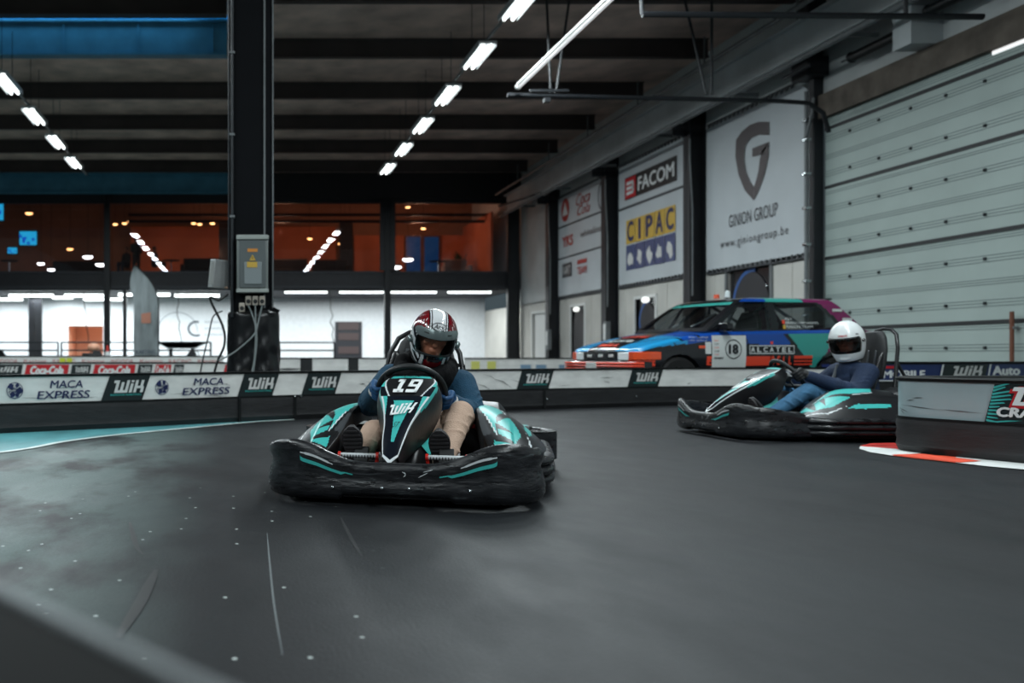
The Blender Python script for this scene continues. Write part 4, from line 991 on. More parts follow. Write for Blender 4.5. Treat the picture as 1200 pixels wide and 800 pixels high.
for k in range(26):   # scrapes along the band
    px = rr.choice([rr.uniform(0, 118), rr.uniform(180, 276), rr.uniform(402, 440), rr.uniform(556, 602), rr.uniform(652, 730), rr.uniform(780, 900)])
    s0 = SP(px); z = rr.uniform(.28, .4); L_ = rr.uniform(.08, .4); dz = rr.uniform(-.03, .03)
    if 552 < px < 604: z = rr.uniform(.33, .46); dz = -.12; L_ = .3
    w_ = rr.uniform(.002, .006)
    sign(t, 'scratch', mp(s0, .0035), [(0, z), (L_ * .5, z + dz * .3 - w_), (L_, z + dz), (L_ * .5, z + dz * .3 + w_)], [(0, 1, 2, 3)], scr)
for px in (280, 637, 345): 
    q = MB(); f_ = mp(SP(px), .014); q.box(f_(0, .12), (.03, .03, .25)); put('joint_post', q, CAPM, t, bevel=.004)
for px in (345, 352, 470, 640, 745, 845):
    q = MB(); f_ = mp(SP(px), .012); q.ball(f_(0, .245 if px < 360 else .13), .014, nu=10, nv=6); put('bolt', q, CHROME, t)
# right section with blue signs
BP2 = Path([(8.2, 12.99), (8.87, 13.03), (9.6, 13.1), (10.6, 13.35), (11.9, 13.75)])
bluep = mat('barrier_band_blue', rgb(24, 44, 96), .45, var=.1)
t, mp = barrier('track_barrier', 'barrier with blue car dealer signs along the foot of the roller door', BP2, h=.585, z0=.31, z1=.555, bandmat=bluep, n=24)
SP2 = BP2.s_at_px
wik_panel(t, mp, SP2(1102), SP2(1158), .315, .55, .07, False, None, .32, .90)
sign(t, 'sign_panel', mp(0, .002), *subdiv_quad([(0, .315), (.1, .315), (.1, .55), (0, .55)], 2), bluep)
sign(t, 'lettering', mp(SP2(990), .005), *shape_text('AUTOMOBILE', 0, .36, SP2(1084) - SP2(990), .47, bold=.03), WHITE)
sign(t, 'sign_stripe', mp(SP2(1030), .005), *subdiv_quad([(0, .495), (.26, .495), (.29, .53), (.03, .53)], 2), RED)
sign(t, 'sign_stripe', mp(SP2(1022), .005), *subdiv_quad([(0, .318), (.8, .318), (.8, .332), (0, .332)], 4), WHITE)
sign(t, 'lettering', mp(SP2(1160), .005), *shape_text('Auto', .04, .39, .60, .53, bold=.035), WHITE)
for px in (1100, 1156): sign(t, 'sign_stripe', mp(SP2(px), .006), *subdiv_quad([(0, .315), (.03, .315), (.09, .55), (.06, .55)], 2), WHITE)
# far barriers of the pit side
def far_path(Y, xa, xb): return Path([(P(xa, 0, Y).x, Y), (P((xa + xb) / 2, 0, Y).x, Y), (P(xb, 0, Y).x, Y)], 4)
FP = far_path(17.0, -60, 300)
t, mp = barrier('track_barrier', 'second barrier with red and white drink signs behind the left barrier', FP, h=.55, z0=.29, z1=.53, n=20)
SF = FP.s_at_px
for a, b in ((28, 81), (108, 159), (180, 201), (261, 300)):
    s0, s1 = SF(a), SF(b); sign(t, 'sign_panel', mp(s0, .004), *subdiv_quad([(0, .30), (s1 - s0 - .03, .30), (s1 - s0, .51), (.05, .51)], 3), RED, 'red sign panel with white script')
    L_ = s1 - s0; sign(t, 'lettering', mp(s0, .008), *shape_text('Coca-Cola', L_ * .14, .325, L_ * .88, .49, shear=.3, bold=.05), WHITE)
for a, b in ((-16, 27), (82, 107), (160, 179), (202, 216)): wik_panel(t, mp, SF(a), SF(b), .30, .51, .04, False)
FP2 = far_path(21.0, 300, 462)
t, mp = barrier('track_barrier', 'white barrier with black dividers right of the big column', FP2, h=.62, z0=.30, z1=.6, n=14)
for a, b in ((352, 366), (408, 420)): s0, s1 = FP2.s_at_px(a), FP2.s_at_px(b); sign(t, 'sign_panel', mp(s0, .004), *subdiv_quad([(0, .3), (s1 - s0, .3), (s1 - s0, .6), (0, .6)], 2), DARKP)
s0 = FP2.s_at_px(312); sign(t, 'scratch', mp(s0, .004), [(0, .36), (.5, .34), (.9, .37), (.5, .39)], [(0, 1, 2, 3)], scr)
FP3 = far_path(27.0, -60, 262)
t, mp = barrier('track_barrier', 'farthest pale barrier with small red and yellow stickers at the left', FP3, h=.66, z0=.25, z1=.63, n=20)
for k in range(9):
    s0 = FP3.s_at_px(-40 + 34 * k); sign(t, 'lettering', mp(s0, .006), *shape_text(('Karting', 'INDOOR', 'Karting', 'RACING')[k % 4], 0, .44, .65, .56), rd)
for px in (70, 78): s0 = FP3.s_at_px(px); sign(t, 'sign_panel', mp(s0, .008), *subdiv_quad([(0, .4), (.16, .4), (.16, .6), (0, .6)], 1), mat('lime_print', rgb(196, 206, 40), .5))
FP4 = far_path(27.5, 545, 700)
t, mp = barrier('track_barrier', 'far pale barrier with yellow stickers left of the rally car', FP4, h=.60, z0=.2, z1=.57, n=12)
for px in (552, 571): s0 = FP4.s_at_px(px); sign(t, 'sign_panel', mp(s0, .008), *subdiv_quad([(0, .25), (.25, .25), (.25, .5), (0, .5)], 1), mat('pale_yellow_print', rgb(206, 206, 110), .5))
for px in (610, 628, 655): s0 = FP4.s_at_px(px); sign(t, 'sign_panel', mp(s0, .008), *subdiv_quad([(0, .25), (.3, .25), (.3, .4), (0, .4)], 1), mat('pale_blue_print', rgb(120, 150, 175), .5))
# the island on the right
IP = Path([(5.62, 3.9), (5.2, 4.95), (4.95, 5.7), (4.78, 6.2), (4.70, 6.52), (4.74, 6.74), (4.92, 6.86), (5.3, 6.9), (7.5, 6.95)])
t, mp = barrier('track_barrier', 'near rounded barrier end at the right with a pale band and dark rubber foot', IP, h=.525, z0=.245, z1=.50, side=-1, n=110, th=.14, bandmat=mat('island_band', rgb(160, 178, 182), .3, var=.06, vscale=3))
SI = IP.s_at_px
ipoly = []
for k in range(60):
    p, T = IP.at(IP.L * k / 59); ipoly.append((p.x - 5.62, p.y - 3.9))
q = MB(); q.prism(ipoly + [(2.2, -.2)], .505, .518); put('cap_cover', q, CAPM, t, smooth=0)
def crazy():
    # graphic panel: the path runs far-ward, so text x must be flipped
    s_r = IP.s_at_px(1154); fn0 = lambda x, z, o=.003: None
    def fn(off):
        def g(x, z):
            p, T = IP.at(s_r - x); N = Vector((T.y, -T.x)) * -1; return (p.x - 5.62 + N.x * off, p.y - 3.9 + N.y * off, z)
        return g
    sign(t, 'sign_panel', fn(.003), *subdiv_quad([(0, .25), (1.1, .25), (1.15, .495), (.06, .495)], 12), SLOT, 'black and teal graphic sign panel')
    rr = random.Random(4); q = MB()
    for k in range(11):
        z = .262 + .021 * k; x = .012 + .05 * k / 11; L_ = rr.uniform(.06, .13); q.mapped([(x, z - .006), (x + L_, z + .008 + .004 * (k - 5)), (x + L_ * .9, z + .015 + .004 * (k - 5)), (x, z + .008)], [(0, 1, 2, 3)], fn(.006))
    q.mapped([(.02, .252), (.08, .252), (.22, .27), (.14, .268)], [(0, 1, 2, 3)], fn(.006)); put('graphic', q, TEAL, t, smooth=0)
    q = MB(); tv, tf = wik(.12, .355, .58, .475, sh=.22); q.mapped([(a_ - .012, b_ - .008) for a_, b_ in tv], tf, fn(.006)); q.mapped([(.17, .47), (.5, .478), (.5, .488), (.2, .484)], [(0, 1, 2, 3)], fn(.006)); put('lettering', q, RED, t, smooth=0)
    sign(t, 'lettering', fn(.009), *wik(.13, .365, .59, .48, sh=.22), WHITE)
    tv, tf = shape_text('CRAZY', .075, .288, .42, .352, bold=.04, shear=.15); sign(t, 'lettering', fn(.0105), tv, tf, WHITE)
    q = MB(); q.mapped(*subdiv_quad([(.26, .27), (.5, .285), (.5, .30), (.28, .285)], 3), fn(.008)); put('graphic', q, RED, t, smooth=0)
    q = MB(); c = scr
    for x, z, L_, dz in ((-.62, .33, .35, -.02), (-.55, .36, .08, .012), (-.5, .38, .1, .01), (-.3, .315, .3, -.012), (-.64, .31, .12, -.03), (-.62, .30, .06, -.035)):
        q.mapped([(x, z), (x + L_ / 2, z + dz / 2 - .002), (x + L_, z + dz), (x + L_ / 2, z + dz / 2 + .004)], [(0, 1, 2, 3)], fn(.004))
    put('scratch', q, c, t, smooth=0)
crazy()
# red and white kerb paint round the island
kr = mat('kerb_red', rgb(206, 48, 40), .5, var=.12, vscale=8); kw = mat('kerb_white', rgb(214, 216, 214), .5, var=.08); ko = mat('kerb_orange', rgb(226, 78, 48), .5, var=.1)
kout = [fl(1260, 556), fl(1200, 551), fl(1160, 547.5), fl(1120, 543), fl(1080, 538.5), fl(1045, 534.5), fl(1020, 530.5), fl(1007, 526.5), fl(1008, 523.5), fl(1022, 520.6), (P(1045, 0, 7.15).x, 7.15), (P(1075, 0, 7.17).x, 7.17)]
kin = [fl(1260, 541), fl(1200, 540), fl(1160, 538), fl(1120, 535), fl(1084, 531.5), (4.82, 6.3), (4.78, 6.45), (4.78, 6.6), (4.8, 6.68), (4.84, 6.75), (4.95, 6.84), (5.2, 6.9)]
km = [1, 1, 1, 2, 2, 1, 1, 1, 0, 0, 0]
q = MB(); n_ = len(kout)
q.add([(x, y, .006) for x, y in kout] + [(x, y, .006) for x, y in kin], [(i, i + 1, n_ + i + 1, n_ + i) for i in range(n_ - 1)], km)
q2 = MB()
def cut(pts, mi): q.add([(x, y, .009) for x, y in pts], [tuple(range(len(pts)))], mi)
cut([fl(1008, 523.3), fl(1060, 522.6), fl(1060, 519.8), fl(1022, 520.4)], 0)
cut([fl(1044, 533.8), fl(1080, 538), fl(1125, 543.2), fl(1150, 541.4), fl(1116, 537), fl(1082, 533)], 2)
o = put('painted_kerb', q, [kr, kw, ko], smooth=0); tag(o, 'red and white painted kerb around the foot of the near right barrier', 'kerb')
# the foreground barrier
FGP = Path([(-1.7, 2.46), (-.6, 1.13), (-.141, .558), (-.024, .41), (.12, .23), (.4, -.1)])
FGM = mat('foreground_barrier', rgb(7, 8, 8), .8, spec=.15)
t, mp = barrier('track_barrier', 'dark out of focus barrier top in the lower left corner', FGP, h=.536, z0=.25, z1=.50, side=-1, th=.22, n=40, bandmat=RUBBER)
for o_ in t.children:
    if o_.name.startswith('cap_rail'): o_.data.materials[0] = FGM
q = MB(); q.tube([mp(FGP.L * k / 40, -.004)(0, .541) for k in range(41)], .004, 8); put('lit_edge_strip', q, GREYST, t)  # lit far edge of the barrier top, put in as a grey strip

# ------------------------------------------------------------------ kart
KB = mat('kart_body_black', rgb(18, 19, 22), .36, var=.25, vscale=9, bump=.05, bscale=40)
KS = mat('kart_scuffed_black', rgb(26, 27, 30), .33, var=.6, vscale=12, bump=.25, bscale=14, stretch=(1, 1, 3.5), rvar=.12)
def scuff(m, sc, thr):
    nt = m.node_tree; b = nt.nodes['Principled BSDF']; src = b.inputs['Base Color'].links[0].from_socket
    tc = nt.nodes.new('ShaderNodeTexCoord'); mp = nt.nodes.new('ShaderNodeMapping'); mp.inputs['Scale'].default_value = sc; mp.inputs['Rotation'].default_value = (0, .25, 0); nt.links.new(tc.outputs['Object'], mp.inputs[0])
    n = nt.nodes.new('ShaderNodeTexNoise'); n.inputs['Scale'].default_value = 7; n.inputs['Detail'].default_value = 9; n.inputs['Roughness'].default_value = .7; n.inputs['Distortion'].default_value = .8; nt.links.new(mp.outputs[0], n.inputs['Vector'])
    r = nt.nodes.new('ShaderNodeMapRange'); r.inputs['From Min'].default_value = thr; r.inputs['From Max'].default_value = thr + .12; r.inputs['To Max'].default_value = .8; nt.links.new(n.outputs['Fac'], r.inputs['Value'])
    x = nt.nodes.new('ShaderNodeMix'); x.data_type = 'RGBA'; nt.links.new(r.outputs[0], x.inputs[0]); nt.links.new(src, x.inputs[6]); x.inputs[7].default_value = rgb(112, 122, 124); nt.links.new(x.outputs[2], b.inputs['Base Color'])
scuff(KS, (1, 1, 4), .60)
KN = mat('kart_dark_blue_black', rgb(14, 20, 30), .2, coat=.3)
LINEW = mat('kart_white_line', rgb(205, 210, 212), .3)
TIL = [(-.0,), ]
def smooth_path(pts, n): p = Path(pts, 12); return lambda u: p.at(p.L * u)
front_plan = Path([(-.60, -.40), (-.622, -.52), (-.63, -.68), (-.61, -.83), (-.545, -.93), (-.42, -.985), (-.22, -1.0), (0, -1.0), (.22, -1.0), (.42, -.985), (.545, -.93), (.61, -.83), (.63, -.68), (.622, -.52), (.60, -.40)], 10)
PROF = [(-.05, 0), (-.016, 0), (.004, .06), (.012, .14), (.012, .3), (.006, .42), (.004, .52), (.007, .66), (.008, .82), (.004, .93), (-.006, .985), (-.02, 1.0), (-.034, .985), (-.042, .9), (-.05, .5)]
def bump_z1(x, y):
    ax = abs(x); z = sinterp(ax, [0, .18, .28, .38, .47, .56, .6], [.202, .206, .235, .278, .296, .288, .27])
    if y > -.80: z -= (.075 * min(1, (y + .80) / .35) ** 1.3)
    return z
def y_side(x, y): return max(0, min(1, (abs(x) - .50) / .08))
def bump_pt(u, f, o=None, extra=0.0):
    p, T = front_plan.at(front_plan.L * u); N = Vector((T.y, -T.x))
    z1 = bump_z1(p.x, p.y); z0 = .03 + (.02 if abs(p.x) < .24 and p.y < -.9 else 0)
    if o is None:
        k = [(PROF[i], PROF[i + 1]) for i in range(1, 11)]
        o = 0
        for a, b in k:
            if a[1] <= f <= b[1]: o = a[0] + (b[0] - a[0]) * (f - a[1]) / max(b[1] - a[1], 1e-6); break
    o += extra
    if y_side(p.x, p.y) > 0: o -= .022 * math.exp(-((f - .62) / .07) ** 2) * y_side(p.x, p.y)
    return Vector((p.x + N.x * o, p.y + N.y * o, z0 + f * (z1 - z0)))
def u_of_x(x):
    lo, hi = .26, .74
    for _ in range(30):
        mid = (lo + hi) / 2
        if front_plan.at(front_plan.L * mid)[0].x < x: lo = mid
        else: hi = mid
    return (lo + hi) / 2
FS = [0, .16, .34, .55, .74, .88, 1.0]
FYY = [-.93, -.85, -.755, -.64, -.53, -.455, -.395]; FZ = [.225, .295, .365, .44, .51, .548, .575]
FW = [.034, .05, .064, .095, .130, .130, .10]; FB = [.046, .062, .078, .12, .158, .148, .108]; FD = [.06, .12, .18, .20, .15, .09, .06]; FX = [-.035, -.03, -.02, -.008, 0, .01, .012]
def fair_pt(a, s, off=0.0):  # a in [-1,1]: |a|<.62 front face, beyond it the side walls
    y = sinterp(s, FS, FYY); z = sinterp(s, FS, FZ); wf = sinterp(s, FS, FW); wb = sinterp(s, FS, FB); d = sinterp(s, FS, FD)
    n = Vector((0, -.55, .83)); c = Vector((sinterp(s, FS, FX), y, z)) + n * off; aa = abs(a)
    if s < .14 and aa < .62: c.z -= .035 * (1 - aa / .62) * (1 - s / .14); c.y -= .02 * (1 - aa / .62) * (1 - s / .14)
    sg = 1 if a >= 0 else -1
    if aa <= .62:
        t_ = aa / .62; p = Vector((sg * wf * t_, .012 * t_ * t_, -.004 * t_ * t_))
        if s > .6: p.y += .0
        return c + p
    t_ = (aa - .62) / .38
    return c + Vector((sg * (wf + (wb - wf) * sin(t_ * pi / 2) + off), .012 + d * t_ ** 1.3 * .75, -.004 - d * t_ * .75))
FPOLY_TEALC = [(-.28, .60), (.28, .60), (.20, .36), (.06, .13), (-.06, .13), (-.22, .36)]
def fair_paint(u, v):
    a = u * 2 - 1; s = v; x = a / .62
    if abs(a) > .62:
        t_ = (abs(a) - .62) / .38
        if .5 < s < .84 and t_ < .10 + .25 * (s - .5): return 1
        if t_ < .06: return 3
        return 0
    if s > .95 and abs(x) < .92: return 1
    if s > .66:
        lim = .62 + .36 * (s - .66) / .29
        if abs(x) < lim: return 0
        if abs(x) < lim + .06: return 3
        return 1 if s > .8 else 2
    if inpoly(x, s, [(-.46, .61), (.46, .61), (.34, .38), (.16, .14), (-.16, .14), (-.34, .38)]): return 1
    if abs(x) > .92: return 3
    if .42 < s < .66 and abs(x) > .72 + (.66 - s) * .8: return 1
    if s < .03: return 3
    return 2
PSY = [-.50, -.42, -.3, -.12, .1, .3, .5, .66]; PSZ = [.14, .21, .295, .385, .41, .395, .355, .275]
PIN = [.47, .40, .35, .32, .30, .30, .31, .36]; POUT = [.55, .62, .655, .67, .675, .675, .665, .62]
def pod_pt(u, v, sx=1, off=0.0):
    y = -.50 + 1.16 * u; zt = sinterp(y, PSY, PSZ); xi = sinterp(y, PSY, PIN); xo = sinterp(y, PSY, POUT)
    if v < .12: x = xi; z = zt - .1 * (1 - v / .12)
    elif v < .78:
        t_ = (v - .12) / .66; x = xi + (xo - xi) * t_; z = zt - (zt - (.17 + .1 * max(0, zt - .25))) * t_ ** 1.7
        z += .014 * sin(pi * t_) * (1 if t_ < .5 else .6)
    else:
        t_ = (v - .78) / .22; x = xo + .008 * sin(pi * t_); z = (.17 + .1 * max(0, zt - .25)) * (1 - t_) + .06 * t_
    return Vector((sx * (x + (off if v > .5 else 0)), y, z + off))
POD_T = [[(.05, .15), (.12, .22), (.16, .29), (.23, .29), (.38, .45), (.23, .54), (.10, .45)], [(.15, .27), (.31, .18), (.56, .08), (.60, .20), (.56, .35), (.41, .38), (.29, .30)], [(.31, .62), (.39, .57), (.62, .575), (.60, .63), (.42, .65)], [(.78, .35), (.92, .25), (.95, .5)]]
POD_D = [[(.12, .20), (.17, .26), (.135, .46), (.115, .44)], [(.20, .30), (.24, .30), (.20, .47)]]
POD_L = [[(.03, .45), (.05, .46), (.17, .62), (.33, .58), (.17, .65)], [(.15, .275), (.30, .185), (.31, .195), (.16, .29)], [(.40, .40), (.56, .365), (.56, .38), (.41, .41)]]
def pod_paint(u, v):
    for p in POD_L:
        if inpoly(u, v, p): return 2
    for p in POD_D:
        if inpoly(u, v, p): return 0
    for p in POD_T:
        if inpoly(u, v, p): return 1
    if inpoly(u, v, [(.13, .02), (.34, .02), (.28, .17), (.16, .22)]): return 3
    return 0
GRILL = mat('kart_mesh_grille', rgb(44, 48, 52), .6)
guard_plan = Path([(.60, -.46), (.645, -.40), (.68, -.28), (.69, 0), (.69, .3), (.69, .52), (.665, .6)], 8)
rear_plan = Path([(.60, .62), (.68, .66), (.70, .76), (.66, .88), (.54, .955), (.3, .98), (0, .985), (-.3, .98), (-.54, .955), (-.66, .88), (-.70, .76), (-.68, .66), (-.60, .62)], 8)
def rib_rings(plan, n, z0, z1, ribs, depth=.022, th=.06, sgn=1):
    out = []
    prof = []
    k = ribs * 6
    for i in range(k + 1):
        f = i / k; prof.append((depth * abs(sin(pi * f * ribs)) ** .6 - .012 * (abs(f - .5) * 2) ** 3, z0 + (z1 - z0) * f))
    prof += [(-th, z1 - .005), (-th, z0 + .005)]
    for i in range(n + 1):
        p, T = plan.at(plan.L * i / n); N = Vector((T.y, -T.x)) * sgn
        out.append([(p.x + N.x * o, p.y + N.y * o, z) for o, z in prof])
    return out
def wheel(t, x, y, r, wd, steer=0):
    M_ = Matrix.Translation((x, y, r)) @ Matrix.Rotation(steer, 4, 'Z') @ Matrix.Rotation(pi / 2, 4, 'Y')
    h = wd / 2
    q = MB(); q.lathe([(.55 * r, -h * .9), (.8 * r, -h), (.95 * r, -h * .9), (r, -h * .65), (r, h * .65), (.95 * r, h * .9), (.8 * r, h), (.55 * r, h * .9)], 32, M=M_); w_ = put('tyre', q, TYRE, t)
    q = MB(); q.lathe([(.001, -h * .3), (.2 * r, -h * .4), (.3 * r, -h * .2), (.5 * r, -h * .5), (.56 * r, -h * .92), (.56 * r, h * .92), (.5 * r, h * .5), (.3 * r, h * .2), (.2 * r, h * .4), (.001, h * .3)], 24, M=M_); put('rim', q, GREYST, w_)
def make_kart(name, label, number='19', loc=(0, 0, 0), rz=0, steer=0.0, whl=(0, -.27, .47), wtilt=0.0, ht=1.0):
    t = thing(name, label, 'kart', loc, rz, None)
    # chassis
    q = MB()
    for s in (-1, 1):
        q.tube([(s * .18, -.93, .07), (s * .22, -.6, .055), (s * .30, -.3, .055), (s * .32, .3, .055), (s * .30, .75, .09), (s * .3, .93, .12)], .016, 8)
        q.tube([(s * .30, -.35, .055), (s * .55, -.30, .08), (s * .6, 0, .08), (s * .55, .4, .08), (s * .3, .45, .06)], .012, 8)
    q.tube([(-.5, -.52, .12), (.5, -.52, .12)], .015, 8); q.tube([(-.32, .3, .055), (.32, .3, .055)], .015, 8); q.tube([(-.18, -.93, .07), (.18, -.93, .07)], .014, 8)
    q.tube([(0, -.86, .1), (0, -.7, .35), (0, -.46, .5)], .01, 8)
    put('chassis_frame', q, STEELD, t)
    q = MB(); q.prism([(-.45, -.90), (.45, -.90), (.58, -.6), (.40, -.40), (.62, -.2), (.62, .3), (.40, .45), (.40, .9), (-.40, .9), (-.40, .45), (-.62, .3), (-.62, -.2), (-.40, -.40), (-.58, -.6)], .03, .04); put('floor_pan', q, DARKP, t, smooth=0)
    q = MB(); q.tube([(-.55, .52, .14), (.55, .52, .14)], .022, 10); put('rear_axle', q, CHROME, t)
    for x, y, r, wd, st in ((-.475, -.50, .115, .11, steer), (.475, -.50, .115, .11, steer), (-.52, .52, .135, .17, 0), (.52, .52, .135, .17, 0)): wheel(t, x, y, r, wd, st)
    # front bumper
    q = MB(); n = 96
    q.loft([[bump_pt(k / n, f, o) for o, f in PROF] for k in range(n + 1)]); fb = put('front_bumper', q, KS, t, smooth=50)
    def strip_on(pts, w_, mt, nm, ex=.004):
        q = MB(); P_ = Path([(x, f) for x, f in pts], 6); vs_ = []
        m_ = 18
        for k in range(m_ + 1):
            a, T = P_.at(P_.L * k / m_); ww = w_ * (1 if .15 < k / m_ < .85 else .55)
            for s in (-1, 1): vs_.append(bump_pt(u_of_x(a.x), min(max(a.y + s * ww, 0.02), .98), None, ex))
        q.add(vs_, [(2 * k, 2 * k + 2, 2 * k + 3, 2 * k + 1) for k in range(m_)]); put(nm, q, mt, fb, smooth=0)
    for s in (-1, 1):
        strip_on([(s * .43, .76), (s * .42, .68), (s * .33, .66), (s * .19, .62)], .033, TEAL, 'teal_accent')
        strip_on([(s * .43, .80), (s * .34, .80), (s * .28, .78)], .022, LINEW, 'white_accent')
        strip_on([(s * .40, .73), (s * .32, .735), (s * .26, .72)], .028, DARKP, 'air_slot')
        q = MB()
        for x in (.06, ): q.ball(bump_pt(u_of_x(s * x), .28, None, .004), .009, nu=8, nv=6)
        put('bolt', q, CHROME, fb); q = MB(); q.ball(bump_pt(u_of_x(s * .3 + .02), .28, None, .004), .009, nu=8, nv=6); put('bolt', q, CHROME, fb)
    strip_on([(.035, .62), (.045, .7), (.03, .76)], .02, LINEW, 'printed_mark'); strip_on([(.10, .62), (.14, .76)], .012, LINEW, 'printed_mark'); strip_on([(.12, .78), (.16, .84)], .01, LINEW, 'printed_mark')
    strip_on([(-.2, .66), (-.12, .66), (-.06, .70)], .02, GRILL, 'air_slot')
    # side pods
    for s in (-1, 1):
        q = MB(); q.grid(lambda u, v: pod_pt(u, v, s), 130, 64, pod_paint, flip=(s < 0)); pd = put('side_pod', q, [KB, TEAL, LINEW, GRILL], t, smooth=60)
        q = MB(); q.loft([[(a * s, b, c) for a, b, c in r] for r in rib_rings(guard_plan, 40, .045, .19, 3)]); put('side_guard', q, KS, t, smooth=50)
    q = MB(); q.loft(rib_rings(rear_plan, 72, .06, .235, 3, .024, .06, -1)); put('rear_bumper', q, KS, t, smooth=50)
    q = MB(); q.prism([(-.58, .60), (.58, .60), (.62, .72), (.56, .90), (-.56, .90), (-.62, .72)], .235, .255); 
    put('rear_cover', q, KB, t, bevel=.01)
    for s in (-1, 1):
        q = MB(); q.add([(s * .40, .64, .258), (s * .58, .66, .258), (s * .6, .74, .258), (s * .50, .86, .258)], [(0, 1, 2, 3)]); put('teal_accent', q, TEAL, t, smooth=0)
    # engine cover
    q = MB(); q.loft([[(x_, y_, z_) for x_, z_ in ((.22, .1), (.46, .1), (.47, h_), (.43, h_ + .05), (.26, h_ + .06), (.22, h_))] for y_, h_ in ((.22, .22), (.28, .3), (.42, .36), (.56, .35), (.62, .28))]); put('engine_cover', q, KB, t, bevel=.008)
    q = MB(); q.tube([(.34, .3, .38), (.34, .2, .33)], .02, 8); q.tube([(.24, .3, .36), (.24, .12, .3)], .008, 6); put('fuel_cap', q, CHROME, t)
    q = MB(); q.tube([(.28, .0, .30), (.31, .02, .305)], .014, 8); q.box((.30, -.01, .3), (.04, .03, .025)); put('switch', q, REDP, t, bevel=.004)
    # nose fairing
    q = MB(); q.grid(lambda u, v: fair_pt(u * 2 - 1, v), 110, 110, fair_paint, flip=False); q.grid(lambda u, v: fair_pt(u * 2 - 1, v, -.006), 40, 40, None, 0, flip=True); nf = put('nose_fairing', q, [KB, TEAL, KN, LINEW], t, smooth=50)
    def onf(x, s): return fair_pt(x * .62, s, .009)
    if number:
        k = MB(); tv, tf = cut2d(*block19(-.50, .69, .50, .90)); k.mapped(tv, tf, onf); put('number', k, WHITE, nf, smooth=0)
        k = MB(); tv, tf = shape_text('RACING', -.4, .957, .4, .985, bold=.01); k.mapped(tv, tf, onf); put('lettering', k, DARKP, nf, smooth=0)
    k = MB(); tv, tf = cut2d(*wik(-.72, .43, .76, .555, sh=.22)); k.mapped([(a, b + .03 * a) for a, b in tv], tf, lambda x, s_: fair_pt(x * .62, s_, .008)); put('logo', k, WHITE, nf, smooth=0)
    k = MB(); tv, tf = cut2d(*shape_text('S7', -.24, .27, .24, .335, shear=.4), 4, 4); k.mapped(tv, tf, onf); put('logo', k, DARKP, nf, smooth=0)
    q = MB(); q.grid(lambda u, v: Vector((-.13 + .26 * u, -.36 + .0 + .05 * sin(pi * u), .50 + .085 * v)), 10, 4); put('fairing_back', q, DARKP, t)
    # fuel tank between the legs
    q = MB(); q.loft([[(x_, y_, z_) for x_, z_ in ((-w_, .06), (w_, .06), (w_, h_ * .7), (w_ * .6, h_), (-w_ * .6, h_), (-w_, h_ * .7))] for y_, w_, h_ in ((-.64, .07, .15), (-.54, .10, .26), (-.40, .12, .38), (-.30, .11, .38), (-.22, .09, .30))]); ft = put('fuel_tank', q, KB, t, bevel=.012)
    for s in (-1, 1):
        q = MB(); q.add([(s * .070, -.552, .245), (s * .112, -.53, .19), (s * .128, -.42, .25), (s * .080, -.405, .378)], [(0, 1, 2, 3)]); put('teal_panel', q, TEAL, ft, smooth=0)
    # pedals with footrest bars
    for s in (-1, 1):
        q = MB(); q.tube([(s * .12, -.74, .205), (s * .29, -.74, .205)], .011, 10); 
        fbb = put('footrest_bar', q, mat('bar_silver', rgb(196, 200, 202), .35), t)
        for k in range(12):
            x = s * (.125 + .165 * (k + .5) / 12); r_ = MB(); r_.tube([(x - .0022, -.74, .203), (x + .0022, -.74, .203)], .0118, 10); 
            if k == 0: allr = r_
            else: allr.add(r_.v, r_.f)
        put('bar_ridges', allr, DARKP, fbb, smooth=0)
        for x in (.115, .295):
            q = MB(); q.tube([(s * x - .006, -.74, .205), (s * x + .006, -.74, .205)], .017, 12); q.tube([(s * x, -.74, .2), (s * (x + .01), -.72, .14), (s * x, -.70, .06)], .009, 6); put('bar_end', q, REDP, fbb)
        q = MB(); q.box((s * .2, -.68, .2), (.07, .012, .09), rot=(-.5, 0, 0)); q.tube([(s * .2, -.66, .15), (s * .2, -.62, .06)], .009, 6); put('pedal', q, DARKP, t, bevel=.004)
    # steering wheel and column
    W = Vector(whl); tilt = radians(-52)
    M_ = Matrix.Translation(W) @ Matrix.Rotation(tilt, 4, 'X') @ Matrix.Rotation(wtilt, 4, 'Z')
    q = MB(); R = .168
    ring = []
    for k in range(40):
        a = 2 * pi * k / 40 + pi / 2; rr_ = R if sin(a) < .62 else R * .62 / sin(a)
        ring.append(M_ @ Vector((rr_ * cos(a), rr_ * sin(a), 0)))
    q.tube(ring, .0165, 12, closed=True); sw = put('steering_wheel', q, DARKP, t)
    q = MB()
    for a in (0.05, pi - .05, pi / 2): q.box(M_ @ Vector((.07 * cos(a), .07 * sin(a), -.008)), (.15 if abs(cos(a)) > .5 else .03, .03 if abs(cos(a)) > .5 else .15, .008), rot=M_.to_euler())
    q.lathe([(.001, .02), (.035, .02), (.045, -.01), (.02, -.05), (.001, -.05)], 16, M=M_); put('wheel_hub', q, GREYST, sw)
    q = MB(); q.tube([M_ @ Vector((0, 0, -.04)), (0, -.50, .32), (0, -.62, .12)], .012, 8); put('steering_column', q, STEELD, t)
